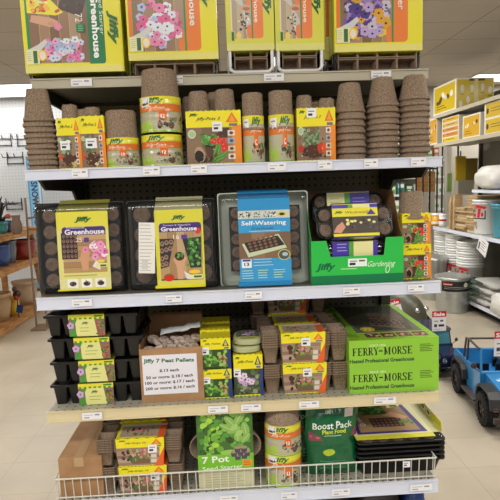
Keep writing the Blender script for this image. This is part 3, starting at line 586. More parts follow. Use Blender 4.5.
# ================================================================ third shelf: pellet greenhouses leaning on the back
def pellet(r, h, mat='pellet', n=16):
    return MB().lathe([(0, h*.7), (r*.22, h*.72), (r*.3, h*.98), (r*.82, h), (r*.98, h*.86), (r, h*.5), (r*.97, 0), (0, 0)], mat, n, jit=.0003)
def green_tray(px0, px1, py0, py1, y, label, sleeve, art, traymat='black_plastic', cols=5, rows=5, lean=.06, paper=False, insert=None, fold=None):
    y3 = y+.038; a, b = span(px0, px1, (py0+py1)/2, y3); W = b-a; H = (zat((px0+px1)/2, py0, y3)-zat((px0+px1)/2, py1-1, y3)); zb = Z3-.0015
    t = thing('pellet_greenhouse', label, 'seed starting tray', ((a+b)/2, y, zb+.001), 0, 'pellet greenhouses on the third shelf', rot=(-lean, 0, 0))
    t.location.y = y+.006
    def R(s, yy, r): return [(p[0], yy, p[1]+H/2) for p in rrect(W-2*s, H-2*s, r, 5)]
    tr = MB().loft([R(0, .0, .009), R(0, -.003, .009), R(.005, -.003, .009), R(.005, .002, .009), R(.012, .036, .010)], traymat, cap1=True)
    tr.loft([R(0.001, .001, .009), R(.0035, .003, .009), R(.010, .038, .010)], traymat); 
    tr.build('tray', t, (0, .034, 0))
    iw, ih, ix = (W-.03, H-.03, 0) if not insert else insert
    ins = MB().box(ix-iw/2, ix+iw/2, .044, .0465, H/2-ih/2, H/2+ih/2, 'black_gloss')
    pr = min(iw/cols, ih/rows)*.44
    for i in range(cols):
        for j in range(rows):
            x = ix-iw/2+iw*(i+.5)/cols; z = H/2-ih/2+ih*(j+.5)/rows
            ins.loft([[(x+q*math.cos(k*PI/9), yy, z+q*math.sin(k*PI/9)) for k in range(18)] for (q, yy) in ((pr*1.06, .044), (pr*1.1, .040), (pr*1.16, .040), (pr*1.16, .044))], 'black_gloss')
    ins.build('cell_insert', t)
    base = None
    for i in range(cols):
        for j in range(rows):
            x = ix-iw/2+iw*(i+.5)/cols; z = H/2-ih/2+ih*(j+.5)/rows
            if base is None: base = pellet(pr, .008).build('peat_pellet', t, (x, .0435, z), (PI/2, 0, 0))
            else: c = base.copy(); COL.objects.link(c); c.parent = t; c.location = (x, .0435, z); c.rotation_euler = (PI/2, i+j*.7, 0)
    dm = MB().loft([R(.003, .030, .010), R(.004, .026, .010), R(.009, .002, .012), R(.014, -.004, .013), R(.024, -.006, .012)], 'clear', cap1=True); dm.build('clear_dome', t)
    fx0, fx1, fy0, fy1 = sleeve; k = W/(px1-px0); X = t.location.x = t.location.x-.005; fm_ = (fy0+fy1)/2; sx0, sx1 = PY(fx0, fm_, y-.002).x-X, PY(fx1, fm_, y-.002).x-X; sz0, sz1 = max(0, zat((fx0+fx1)/2, fy1, y-.002)-zb), min(H-.002, zat((fx0+fx1)/2, fy0, y+.004)-zb)
    A = art(fx1-fx0, fy1-fy0); m = MB(); yf = -.0085
    m.box(sx0, sx1, yf, yf+.0006, max(sz0, .0), sz1, 'print', 'e2dc3c').art(A, front(sx0, sx1, max(sz0, 0), sz1, yf, A))
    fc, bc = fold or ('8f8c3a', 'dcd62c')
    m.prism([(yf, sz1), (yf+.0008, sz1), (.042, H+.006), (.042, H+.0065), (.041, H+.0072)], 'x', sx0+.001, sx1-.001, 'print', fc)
    m.prism([(yf, max(sz0, 0)), (yf-.006, max(sz0, 0)-.0+.002), (yf-.006, .012), (yf, .016)], 'x', sx0-.006, sx1+.0, 'print', bc)
    m.build('sleeve', t)
    if paper:
        px_0, px_1, py_0, py_1 = paper; PA = Art(px_1-px_0, py_1-py_0, 'ebe9e4'); PA.rnd = random.Random(4); PA.lines(1, 1, (px_1-px_0)-1, py_1-py_0-1, 14, '9a9a98', .5).rect(3, 4, 9, 13, 'd2d0cc')
        xx0, xx1 = (px_0-px0)*k-W/2, (px_1-px0)*k-W/2; zz0, zz1 = (py1-py_1)*k, (py1-py_0)*k
        MB().box(xx0, xx1, -.0078, -.0072, zz0, zz1, 'matte', 'ebe9e4').art(PA, front(xx0, xx1, zz0, zz1, -.0078, PA), 'matte').build('instruction_sheet', t, rot=(0, .05, 0))
    return t
def art25(W, H):
    A = Art(W, H, 'e0db86'); A.rect(0, H-18, W, H, 'e2da4a').rect(0, 0, W, 12, 'e2dea0').rr(5, 20, W-3, H-15, 3, '45307c').wood(5, 18, W-3, H-23, 7, ('b99766', 'a8855a', 'c4a273', 'b08d5f'), False)
    A.rect(4, 32, 20, 58, '2e2730')
    for i in range(4):
        for j in range(5): A.oval(6.5+i*3.8, 35+j*5, 1.6, 2, '8d6d5c', 0, 7).oval(6.5+i*3.8, 35.4+j*5, .8, .9, '5a4034', 0, 6)
    A.flowers(31, 29, 51, 50, 26, ['e585b8', 'ee9fc8', 'f3e9f2', 'db6aa6'], 2.6, 3.8, '7c2050'); A.poly([(24, 20), (30, 20), (31, 34), (33, 39), (24, 40), (22, 32)], 'd3a07c').flower(28, 41, 3.4, 'e88ab8')
    A.poly([(34, 24), (42, 20), (42, 26), (38, 30)], 'e7e3e0').rect(38, 23, 49, 27, 'e9e49c').rect(42, 23.5, 48, 25.5, '2c6a3c').oval(43, 29, 4, 1.6, 'f0d04c')
    A.logo(27, H-8, 17, 6).text('Greenhouse', 28, H-20, 40, 5.4, 'f2eef8', 0, .03).text('Professional', 19, H-15.6, 18, 2.4, 'e6e0f2').text('25', 22, H-28, 6, 4.4, 'f4efe6').rr(27, H-30.5, 32, H-26, .8, '5a3f96')
    for k in range(3): A.rr(8+k*14, 3, 19+k*14, 12, 1, 'f4f2ea').oval(13.5+k*14, 7, 3.6, 2.4, '3c3430').scatter(10+k*14, 4, 17+k*14, 11, 4, ['7a6a5c', 'd0a888'], .6, 1.2)
    return A.lines(5, 14, W-5, 16, 1, '8b8a58', .6)
def art16(W, H):
    A = Art(W, H, 'ddd645'); A.rect(0, 0, W, 8, 'ddd75c').rr(4, 22, W-2, H-13, 3, '45307c').wood(4, 9.5, W-2, H-22, 5, ('b99a72', 'a9895f', 'c2a57e', 'b39268')); A.rect(4, 8, W-2, 9.5, '45307c')
    A.poly([(4, 20), (12, 22), (19, 50), (6, 50), (4, 50)], '34303a').poly([(27, 49), (34, 20), (45, 20), (46, 51)], '2f3330')
    for (x, y) in ((6.5, 45), (11, 46), (15.5, 46.5), (6, 38), (10.5, 39), (14.5, 40), (6, 30), (10, 31.5), (6.2, 24), (9.8, 25)): A.oval(x, y, 2.2, 2.6, '9b7d6b').oval(x, y+.3, 1, 1.2, '5c4134')
    A.scatter(30, 21, 46, 51, 50, ['3f7c34', '5c9c44', '2c5c28', '78b45a'], 1, 2.2); A.poly([(21, 9), (26, 9), (27, 22), (31, 30), (27, 34), (20, 33), (17, 29), (20, 22)], 'd6a682').oval(23.5, 32, 5, 4.5, '3d2c24').scatter(20, 29, 28, 36, 12, ['4f9040', '6cb054'], .8, 1.6)
    A.oval(12, 11, 5.4, 4, 'cf3424').oval(12, 14.4, 2, .8, '4f8a35').oval(43, 57, 3, 3.2, 'd2402c'); A.poly([(27, 17), (34, 13), (34, 8.5), (30, 9)], 'e7e3e0').rect(34, 8.6, 46, 13, 'ece7a0').rect(37, 10, 45, 12, '2c6a3c').oval(38, 16, 6, 2, 'f0d03c')
    A.logo(24, H-8, 14, 5).text('Greenhouse', 24, H-19, 36, 4.6, 'f2eef8', 0, .03).text('Tomato & Vegetable', 22, H-15.4, 28, 2.3, 'e6e0f2').text('16', 21, H-27, 6, 4.6, 'f4efe6').rr(26, H-29.4, 32, H-25, .8, '5a3f96'); return A
def artself(W, H):
    A = Art(W, H, '3a9fd8'); A.rect(0, H-12, W, H, '2f93cf').rect(0, H-19.5, W, H-11.5, 'cfd4cc').scatter(0, H-19, W*.75, H-12, 60, ['3c4a3c', '5a6a58', '8a9a86', 'e9ece4', '2c3a30'], .6, 1.3)
    A.oval(W-8, H-15.8, 4.6, 2.2, 'e2d23a').oval(W-8, H-15.8, 3, 1.4, '2a2f3c').text('Self-Watering', W*.49, H-24.5, W*.86, 5.6, 'eef4f8', 0, .02).text('Greenhouse', W*.46, H-29.2, W*.42, 2.6, '1d3c66').rect(W*.2, H-32.4, W*.8, H-31.8, 'bfe0f2')
    A.rect(0, 28, W, H-33.5, '8a6f57').wood(0, 28, W, H-33.5, 4, ('7c624c', '93775d', '86694f')); A.poly([(3, 43), (9, 29.5), (48, 38), (40, 52)], 'c9d6b4').poly([(5, 44), (10, 34), (46, 41), (39, 50.5)], '33302f')
    for i in range(6):
        for j in range(4): A.oval(12.5+i*5+j*-1.0, 36.6+i*1+j*3.1, 1.9, 1.3, '87604a', 12, 7)
    A.oval(W-7, 31, 6.4, 5.6, 'e2d23a').oval(W-7, 31, 5.6, 4.8, '4c5a68').oval(W-6, 31.5, 3, 2, 'b9c6cc').rr(2, 19, 12, 28, .8, 'eef2f6').rect(3, 25.5, 11, 27.5, '3b4d8c').text('13', 7, 22.6, 5, 3.4, '2a2f44', 0, .03)
    for k in range(3): A.lines(14, 20+k*3, 34, 22+k*3, 1, 'd4ecf6', .5)
    for k in range(3): A.lines(2+k*16, 7, 14+k*16, 17, 4, 'c8e8a8' if k else 'bfe6c8', .7)
    A.rect(0, 0, W, 4, '2f93cf'); return A
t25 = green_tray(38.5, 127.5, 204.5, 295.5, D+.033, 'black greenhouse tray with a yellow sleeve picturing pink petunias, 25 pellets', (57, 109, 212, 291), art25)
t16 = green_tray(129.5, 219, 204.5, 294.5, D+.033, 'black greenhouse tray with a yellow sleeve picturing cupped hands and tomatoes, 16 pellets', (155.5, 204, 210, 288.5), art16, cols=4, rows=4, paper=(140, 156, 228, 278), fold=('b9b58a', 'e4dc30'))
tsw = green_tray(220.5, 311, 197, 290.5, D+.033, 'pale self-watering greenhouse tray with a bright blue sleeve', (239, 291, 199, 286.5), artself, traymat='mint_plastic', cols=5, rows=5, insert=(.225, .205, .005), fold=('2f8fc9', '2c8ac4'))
# ---- green display carton with small greenhouses
cx0, cx1 = span(311.5, 403.5, 265, D+.012); Wc = cx1-cx0; yc = D+.012; Hc = zat(357, 241, yc)-zat(357, 286.5, yc)
ct = thing('display_carton', 'bright green cardboard display carton holding small windowsill greenhouses', 'display box', ((cx0+cx1)/2, yc, Z3-.0015))
h = Wc/2; e = .002; A = Art(92, 44, '2fc04e'); A.rect(0, 0, 92, 9, '0f7a4a')
A.text('Jiffy', 14, 17, 20, 8.5, '0d6b46', 0, .04, .25).text('Gardening', 70, 18, 28, 7, 'e4f6e0', 0, -.002, .5).oval(76, 13.2, 2.2, 4, 'e4f6e0', -10, 10).oval(76, 13.2, 1.5, 3.2, '2fc04e', -10, 10).lines(29, 14, 48, 15, 1, 'a4e8a8', 1.0)
low = 27/44*Hc
m = MB(); m.box(-h, h, 0, e, 0, low, 'print', '2fc04e')
bx0, bx1 = -h+Wc*.165, -h+Wc*.80
lft = [(-h, low), (bx0+.012, low), (bx0, Hc*.97), (-h, Hc*.97)]; rgt = [(bx1-.004, low), (h, low), (h, Hc), (bx1+.002, Hc)]
m.prism(lft, 'y', 0, e, 'print', '2fc04e').prism(rgt, 'y', 0, e, 'print', '2fc04e')
B = Art(92, 27); B.items = [([p for p in ps], c) for ps, c in A.items]; B.items[0] = ([[(0, 0), (92, 0), (92, 27), (0, 27)]], '2fc04e')
m.art(B, front(-h, h, 0, low, 0, B)); m.build('front_panel', ct)
hb = .285; dc = .24
for s, nm in ((-1, 0), (1, 1)):
    x = s*(h-e/2); mm = MB(); mm.prism([(0.0021, 0), (dc, 0), (dc, hb), (.10, hb*.98), (.03, Hc*1.15), (.0021, Hc)], 'x', x-e/2, x+e/2, 'print', '2a9a48' if s < 0 else '9a7350')
    mm.build('side_panel', ct)
MB().box(-h, h, dc, dc+e, 0, hb, 'print', '7a5d40').build('back_panel', ct); MB().box(-h+e, h-e, e, dc, 0, e, 'print', '9a7350').build('bottom_panel', ct)
A = Art(24, 20); A.rect(0, 0, 24, 11, 'eef2ee').rect(2, 6.5, 8, 8, '888').items.pop(); A.rect(2, 6.6, 9, 8, '8a8a92').rect(14, 6.6, 20, 8.2, '555560').rect(2, 2, 8, 5, '33333c')
MB().box(-h+Wc*.395, -h+Wc*.60, -.0010, 0, Hc*.385, Hc*.56, 'matte', 'e9ece9').art(Art(19, 9, 'eef2ee').rect(2, 5.5, 9, 6.8, '8a8a92').rect(11, 5.5, 17, 7.2, '555560').rect(1.5, 1.6, 7.5, 4.4, '33333c'), front(-h+Wc*.395, -h+Wc*.60, Hc*.385, Hc*.56, -.0010, Art(19, 9)), 'matte').build('price_sticker', ct)
def small_greenhouse(label, loc, rot, full=True, back=False):
    W, H = .236, .105; t = thing('windowsill_greenhouse', label, 'seed starting tray', loc, 0, 'windowsill greenhouses in the green carton', rot=rot)
    def R(s, z, r): return [(p[0], p[1]+H/2, z) for p in rrect(W-2*s, H-2*s, r, 5)]
    MB().loft([R(.002, .0, .02), R(.004, .0, .02), R(.0, .018, .026), R(0, .020, .026), R(.004, .020, .024), R(.006, .004, .022)], 'black_gloss', cap1=True, cap0=True).build('tray', t)
    if full:
        b = None
        for i in range(5):
            for j in range(2):
                l = (-W/2+.026+i*(W-.052)/4, .028+j*.048, .014)
                if b is None: b = pellet(.019, .008).build('peat_pellet', t, l)
                else: c = b.copy(); COL.objects.link(c); c.parent = t; c.location = l
    MB().loft([R(.001, .0205, .026), R(.006, .036, .024), R(.012, .040, .022)], 'clear', cap1=True).build('clear_dome', t)
    A = Art(48, 44, 'e8de34'); A.rect(0, 3, 48, 27, '4a4038').rect(0, 39, 48, 44, '4b3bab').rect(20, 39, 40, 44, 'ebe6a8').rect(17, 39, 22, 44, '5aa83c').scatter(0, 6, 48, 26, 18, ['3a302a', '5a4c40', '6b5a4a'], 1, 2.4); A.poly([(0, 5), (8, 4), (13, 12), (10, 20), (4, 14)], 'd49a80').flowers(12, 13, 46, 24, 9, ['efe6a0', 'f2ee8a'], 1.5, 2.2, 'd0a02c').logo(7, 33, 9, 4).text('Windowsill', 26, 33, 24, 3.6, '6a5a20', 0, .0, .3).poly([(36, 29), (46, 29), (41, 37)], '4a3aa0')
    if back: A = Art(48, 44, 'ebe6a8'); A.rect(24, 0, 48, 44, '4b3bab').rect(20, 0, 26, 44, '5aa83c').rect(0, 0, 48, 12, 'e8de34').lines(3, 22, 17, 38, 3, 'a8a060', .8).lines(29, 22, 44, 38, 3, 'a9a0de', .8)
    m = MB(); x0, x1 = -W/2+.046, W/2-.05
    m.box(x0, x1, .002, H-.002, .0408, .0414, 'print', 'e2da3a').art(A, plane((x0, .004, .0414), ((x1-x0)/48, 0, 0), (0, (H-.008)/44, 0), (0, 0, 1)))
    for (yy, s) in ((-.0012, -1), (H+.0002, 1)):
        E_ = Art(60, 10, '4b3bab'); E_.rect(24, 0, 54, 10, 'ebe6a8').rect(22, 0, 28, 10, '5aa83c').lines(6, 2, 20, 9, 3, 'a9a0de', .7)
        m.box(x0, x1, min(yy, yy+.001), max(yy, yy+.001), -.001, .0414, 'print', '4b3bab')
        m.art(E_, plane((x0, yy if s < 0 else yy+.001, -.001), ((x1-x0)/60, 0, 0), (0, 0, .0424/10), (0, s, 0)))
    m.build('sleeve', t); return t
bx = (cx0+cx1)/2-.003
for k in range(3):
    small_greenhouse('windowsill greenhouse lying flat in the green carton, %s under the tilted one' % ['lowest', 'middle one', 'uppermost'][k] if k < 2 else 'windowsill greenhouse lying flat directly under the tilted one, its purple and cream band showing', (bx, yc+.012, Z3+.003+k*.0425), (0, 0, 0), False)
small_greenhouse('windowsill greenhouse tilted upright in the green carton, picturing yellow daisies', (bx, yc+.026, Z3+.006+.0425*3), (math.radians(72), 0, 0))
small_greenhouse('windowsill greenhouse standing at the back of the green carton, top edge showing', (bx+.008, yc+.160, Z3+.004+.166), (math.radians(82), 0, 0), back=True)
small_greenhouse('windowsill greenhouse at the very back of the green carton, lowest edge hidden', (bx+.004, yc+.150, Z3+.004), (math.radians(0), 0, 0), False) if False else None
# ---- two stacked packs at the aisle end
pk = dict(depth=.07, shelfz=Z3, pot=(.042, .034, .085))
sleeve_pack(403, 247.5, 431, 282.5, D+.045, 'pots3', 'peat_pot_pack', 'yellow sleeve of peat pots beside the green carton, the lower of two', 'sleeves of pots stacked beside the green carton', **pk)
zz = zat(417, 247.5, D+.045)-zat(417, 282.5, D+.045)
sleeve_pack(402, 216.5, 430.5, 247, D+.045, 'pots3', 'peat_pot_pack', 'yellow sleeve of peat pots beside the green carton, upper one under a bare pot', 'sleeves of pots stacked beside the green carton', z=Z3+zz-.001, pots=[(-.03, .036, .0)], rise=.068, **pk)
# ================================================================ fourth shelf
def cell_tray(nx, ny, cw, cd_, ch, parent=None, name='cell_tray', mat='black_plastic', loc=(0, 0, 0)):
    m = MB(); W, Dp = nx*cw, ny*cd_
    for i in range(nx):
        for j in range(ny):
            cx, cy = -W/2+(i+.5)*cw, (j+.5)*cd_
            R = lambda q, z: [(cx+p[0]*1, cy+p[1], z) for p in rrect(cw*q, cd_*q, cw*.12*q, 2)]
            m.loft([R(.98, ch), R(.94, ch), R(.62, .002)], mat, cap1=True).loft([R(.96, ch-.002), R(.66, 0)], mat, cap1=False)
    m.box(-W/2-.004, -W/2, -.004, Dp+.004, ch-.008, ch, mat).box(W/2, W/2+.004, -.004, Dp+.004, ch-.008, ch, mat).box(-W/2, W/2, -.004, 0, ch-.008, ch, mat).box(-W/2, W/2, Dp, Dp+.004, ch-.008, ch, mat)
    for i in range(1, nx): m.box(-W/2+i*cw-.001, -W/2+i*cw+.001, 0, Dp, ch-.006, ch-.0005, mat)
    for j in range(1, ny): m.box(-W/2, W/2, j*cd_-.001, j*cd_+.001, ch-.006, ch-.0005, mat)
    return m.build(name, parent, loc)
def art_insert(W, H):
    A = Art(W, H, 'dfe08a'); A.rect(0, 0, W, H, '8a6a60').poly([(W*.2, 0), (W*.8, 0), (W*.72, H*.78), (W*.18, H*.78)], 'e3e294').poly([(0, 0), (W*.22, 0), (W*.14, H*.45), (W*.24, H*.78), (W*.12, H*.78), (W*.05, H*.3)], '4d9a3f').scatter(W*.74, 0, W, H*.7, 30, ['4f7a3a', '6c9a4c', 'b04a3c', 'c86a54', '3a5c2c'], .8, 1.8)
    A.flower(W*.05, H*.5, 3.6, 'caa8d8').rect(0, H*.78, W, H, 'e6dd40').logo(W*.46, H*.6, W*.2, 2.8, 0, '2d6a34').lines(W*.3, H*.15, W*.66, H*.45, 2, '8c9a4a', .5)
    for i in range(7): A.rect(W*(.02+.14*i), H*.78, W*(.09+.14*i), H*.86, '4a9a3f')
    A.rect(W*.72, H*.88, W*.96, H*.96, '3f8a3a'); return A
Zs4 = Z4-.0015; ys = D+.05
rows = [(51.5, 79.5, 114.5, 385, 406), (51.5, 80, 115.5, 365, 385.5), (49, 75.5, 111, 344.5, 366), (44.5, 70, 106, 321, 343.5)]
hh = (zat(90, 385.5, ys)-zat(90, 406, ys))
for k, (xl, l0, l1, y0, y1) in enumerate(rows):
    a = PY(xl, (y0+y1)/2, ys).x; w6 = .2835; zb = Zs4+k*(hh+.0065)
    lab = 'black seed cell tray pack with paper sleeve beside the pellet carton, %s' % ['bottom one', 'third from top', 'second from top', 'topmost'][k]
    t = thing('seed_tray_pack', lab, 'seed tray', (a+w6/2+.004, ys, zb), [.0, .01, -.01, -.03][k], 'black seed cell tray packs')
    cell_tray(6, 4, w6/6, .058, hh, t)
    la, lb = span(l0, l1, (y0+y1)/2, ys); lx0, lx1 = la-(a+w6/2+.004), lb-(a+w6/2+.004)
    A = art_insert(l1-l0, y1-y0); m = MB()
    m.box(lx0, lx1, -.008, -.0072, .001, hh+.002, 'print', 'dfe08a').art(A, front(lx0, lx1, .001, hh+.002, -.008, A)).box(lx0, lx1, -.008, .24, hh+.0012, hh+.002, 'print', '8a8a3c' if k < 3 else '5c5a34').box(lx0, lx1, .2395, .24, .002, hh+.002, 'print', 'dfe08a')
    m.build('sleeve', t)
# ---- pellet carton
yb = D+.035; a, b = span(140.5, 203.5, 377, yb); W = b-a; H = zat(172, 349.5, yb)-zat(172, 403, yb); dd = .20
ct = thing('pellet_carton', 'open brown cardboard carton with a white price sign for loose peat pellets', 'cardboard box', ((a+b)/2, yb, Zs4), .0); h = W/2; e = .004
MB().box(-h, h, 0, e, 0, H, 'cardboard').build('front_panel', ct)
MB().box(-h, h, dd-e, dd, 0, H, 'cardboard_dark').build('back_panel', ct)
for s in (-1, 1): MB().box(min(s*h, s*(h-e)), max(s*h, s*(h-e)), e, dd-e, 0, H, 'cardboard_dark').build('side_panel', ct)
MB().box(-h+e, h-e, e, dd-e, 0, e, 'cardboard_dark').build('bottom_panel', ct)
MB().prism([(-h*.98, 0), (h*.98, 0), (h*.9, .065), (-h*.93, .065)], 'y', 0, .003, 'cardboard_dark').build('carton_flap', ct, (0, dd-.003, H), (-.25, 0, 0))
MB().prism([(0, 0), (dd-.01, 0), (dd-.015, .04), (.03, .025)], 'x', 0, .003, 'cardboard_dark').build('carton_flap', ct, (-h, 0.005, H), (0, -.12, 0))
A = Art(65, 55, 'e9e8f0'); sp = (3.5, 7, 58, 46.5)
A = Art(54.5, 40, 'e8e7f0'); A.text('Jiffy 7 Peat Pellets', 26.5, 33.6, 50.5, 5.2, '1f7048', -1, .035, .0)
A.text('$.13 each', 26.5, 24, 19.5, 3.4, '232328', 0, .03).text('50 or more: $.18 / each', 26.5, 17.6, 47, 3.5, '232328', 1, .03).text('100 or more: $.17 / each', 26.5, 12, 49.5, 3.5, '232328', 1, .03).text('200 or more: $.16 / each', 26.5, 6.3, 49.5, 3.5, '232328', 1, .03)
k = W/63; sx = -h+2.6*k; MB().box(sx, sx+54.5*k, -.0016, -.0006, 8.5*k, 8.5*k+41*k, 'matte', 'e8e7f0').art(A, front(sx, sx+54.5*k, 8.5*k, 49.5*k, -.0016, A), 'matte').build('price_sign', ct)
pl = [(-.072, .034, 12, 20), (-.036, .032, -35, 60), (.0, .036, 60, 10), (.036, .032, 25, 80), (.070, .036, 65, 40), (-.054, .072, 60, 100), (-.016, .072, 14, 0), (.022, .074, 60, 20), (.058, .070, 15, 0), (-.070, .112, 20, 0), (-.034, .110, 55, 0), (.004, .112, 20, 90), (.040, .112, 50, 10), (.074, .108, 10, 10)]
base = None
fill = MB().box(-h+e+.001, h-e-.001, e+.001, dd-e-.001, e+.001, H-.036, 'pellet').build('peat_pellet_heap', None, ct.location); tag(fill, 'brown mass of loose peat pellets filling the carton under the top ones', 'peat pellets', None, 'stuff')
spots = ['in the front corner towards the black trays', 'at front edge, second from the black trays', 'at the middle of the front edge', 'at front edge, second from the yellow sleeves', 'in the front corner by the yellow sleeves', 'in middle row nearest the black trays', 'in middle row, second from the black trays', 'in middle row, second from the yellow sleeves', 'in middle row nearest the yellow sleeves', 'in back row nearest the black trays', 'in back row, second from the black trays', 'at the middle of the back row', 'in back row, second from the yellow sleeves', 'in back row nearest the yellow sleeves']
for i, (x, y, tx, tz) in enumerate(pl):
    z = ct.location.z+H-.022+(.007 if i % 2 else .0)+(.006 if i > 4 else 0)
    lab = 'loose peat pellet in the carton, ' + spots[i]
    if base is None: base = pellet(.0205, .014, 'pellet_pale').build('peat_pellet'); tag(base, lab, 'peat pellet', 'loose peat pellets in the carton'); o = base
    else: o = base.copy(); COL.objects.link(o); o['label'] = lab
    o.location = (ct.location.x+x, ct.location.y+y, z); o.rotation_euler = (math.radians(tx*.7), .15, math.radians(tz))
# crumpled film over the carton
m = MB(); rnd = random.Random(3); nx, ny = 10, 5; P = [(-.06+.0145*i, .055+.02*j+.004*math.sin(i), .026+.004*i*.6+.012*math.sin(j*1.2)+rnd.uniform(-.003, .003)) for j in range(ny) for i in range(nx)]
m.add(P, [(j*nx+i, j*nx+i+1, (j+1)*nx+i+1, (j+1)*nx+i) for j in range(ny-1) for i in range(nx-1)], C('film_grey', 'b9babb', .35), smooth=True)
o = m.build('plastic_sheet', None, (ct.location.x+.02, ct.location.y+.02, ct.location.z+H-.004)); so = o.modifiers.new('s', 'SOLIDIFY'); so.thickness = .0012; tag(o, 'crumpled grey plastic sheet lying over the pellet carton', 'plastic sheet')
# ---- yellow sleeves beside carton: two high, three deep
ySl = D+.04; hA = zat(217, 369, ySl)-zat(217, 398.5, ySl); k = 0
for j in range(3):
    for i in range(2):
        who = ['front', 'second', 'rear'][j]
        sleeve_pack(202.5, 368.5, 232, 399, ySl+j*.078, 'basil', 'seed_pot_sleeve', 'yellow sleeve picturing green herbs beside the pellet carton, %s column, %s' % (who, ['lower', 'upper'][i]), 'yellow herb sleeves beside the pellet carton', z=Zs4+i*(hA-.001)+.0001, depth=.072, shelfz=Z4, stick=(1, 15, 8, 22) if j == 0 else None, side='2c3f86')
# ---- flower pack and two lying packs
t_ = sleeve_pack(234, 356, 263, 397.5, D+.045, 'seedflower', 'seed_pot_sleeve', 'yellow-topped sleeve picturing lilac daisies beside the herb sleeves', 'lilac daisy packs', depth=.075, shelfz=Z4, stick=(0, 20, 7, 28))
hB = zat(248, 356, D+.045)-zat(248, 397.5, D+.045)
def lying_pack(label, x, y, z, rz):
    t = thing('wrapped_pot_pack', label, 'pack of pots', (x, y, z), rz, 'lilac daisy packs'); W, H, T = .095, .115, .024
    R = lambda s, zz, r: [(p[0], p[1]+H/2, zz) for p in rrect(W-2*s, H-2*s, r, 5)]
    MB().loft([R(.012, 0, .03), R(.002, .005, .034), R(0, .010, .036), R(.002, .013, .036), R(0, .016, .036), R(.004, .022, .034), R(.012, T, .03)], 'mint_plastic' if False else C('wrap_green', 'b5b88a', .25), cap0=True, cap1=True).build('wrapped_pots', t)
    A = Art(30, 36); A.rnd = random.Random(2); A.poly(rrect(24, 30, 9, 4, 15, 18), '6d7268').scatter(5, 6, 25, 30, 26, ['5c6b4c', '8a8f88', '7a6f66', 'a9aaa0'], 1.4, 2.8).flowers(8, 12, 23, 26, 7, ['c9a6cf', 'e3cfe6'], 2.2, 3.2, '5c3860').rect(4, 5, 26, 9, 'dcd83a').poly([(22, 24), (27, 24), (24.5, 29)], '2c3f86')
    MB().art(A, plane((-W/2, 0, T), (W/30, 0, 0), (0, H/36, 0), (0, 0, 1)), 'print_gloss').build('printed_card', t, (0, 0, .0002)); return t
lx = PY(248, 350, D+.05).x
lying_pack('green wrapped pack lying flat on the lilac daisy sleeve, the lower of two', lx, D+.045, Z4+hB-.0005, .1)
lying_pack('green wrapped pack lying flat on top of the pile, lilac flowers facing up', lx-.001, D+.047, Z4+hB+.024, -.05)
# ---- peat strips
def strip_tray(parent, n, cw, cdp, ch, loc, ny=2):
    m = MB(); W = n*cw
    for i in range(n):
        for j in range(ny):
            cx, cy = -W/2+(i+.5)*cw, (j+.5)*cdp; R = lambda q, z, d=0: [(cx+p[0], cy+p[1], z) for p in rrect(cw*q-d, cdp*q-d, cw*.1*q, 2)]
            m.loft([R(.99, ch), R(.99, ch-.0042), R(.90, ch-.0046), R(.64, 0)], 'peat', cap1=False).loft([R(.97, ch, 0), R(.97, ch, .005), R(.66, .003, .004)], 'peat', cap1=True, smooth=False).add(R(.66, 0), [tuple(range(12))], 'peat')
    return m.build('peat_pot_strip', parent, loc)
def strips_pack(pxc, px0, px1, l0, l1, py0, py1, y, z, label, group, nst=6, n=5, st=None, dep=.105):
    a, b = span(px0, px1, (py0+py1)/2, y); W = b-a; X = (a+b)/2; H = zat((l0+l1)/2, py0, y)-zat((l0+l1)/2, py1, y)
    t = thing('peat_strip_pack', label, 'pack of pots', (X, y, z), 0, group); la, lb = span(l0, l1, (py0+py1)/2, y)
    dz = .0078; ch = H-.004-dz*(nst-1)
    for i in range(nst): strip_tray(t, n, W/n, dep/2, ch, (0, .004, i*dz+.0006))
    A = sleeve_art(l1-l0, py1-py0, 'strip')
    if st: A.sticker(*st)
    m = MB(); c = .006; lx0, lx1 = la-X, lb-X
    def mp(u, v, o):
        q = v/A.h; kk = max(0, 1-q/.72); cxm = (lx0+lx1)/2; return Vector((lx0+u/A.w*(lx1-lx0)+c*kk*(1-2*u/A.w), -.0032-o, q*H))
    m.prism([(lx0+c, 0), (lx1-c, 0), (lx1, H*.28), (lx1, H), (lx0, H), (lx0, H*.28)][0:0] or [(lx0+c, 0), (lx1-c, 0), (lx1-.001, H*.7), (lx1, H), (lx0, H), (lx0+.001, H*.7)], 'y', -.0022, -.0016, 'print', 'e6dc30').art(A, mp)
    T = Art(l1-l0, 20, 'e6de2c'); T.rect(3, 2, T.w-7, 15, 'b09a8a').scatter(5, 3, T.w-10, 14, 30, ['4f7a35', '6c9a45', 'd5838c', 'c45c62', '3c2a24'], 1, 2).rect(T.w-7, 0, T.w, 20, 'e0622c').rect(0, 15, T.w, 17, 'd8d8d8')
    m.box(lx0, lx1, -.0022, dep+.008, H-.0006, H, 'print', 'e6de2c').art(T, plane((lx0, -.002, H), ((lx1-lx0)/T.w, 0, 0), (0, (dep+.008)/20, 0), (0, 0, 1)))
    zig(m, lx0, lx1, -.003, -.0022, H, .0025, 10, 'f0e227', '4a8f3c'); m.build('sleeve', t); return t
def strip_block(px0, px1, l0, l1, ys_, ytops, z, grp, names, rowsdeep, st):
    H0 = zat((l0+l1)/2, ytops[0], ys_)-zat((l0+l1)/2, ytops[1], ys_)
    base = strips_pack(0, px0, px1, l0, l1, ytops[0], ytops[1], ys_, z+.0002, names[0], grp, st=st)
    o = dup(base, (base.location.x-.003, ys_, z+H0+.0008), -.012, names[1])
    q = 2
    for j in range(1, rowsdeep):
        for i in range(2+(j > 1)):
            if q >= len(names): return
            dup(base, (base.location.x-.012*j, ys_+.122*j, z+i*(H0+.0006)), .01*j, names[q]); q += 1
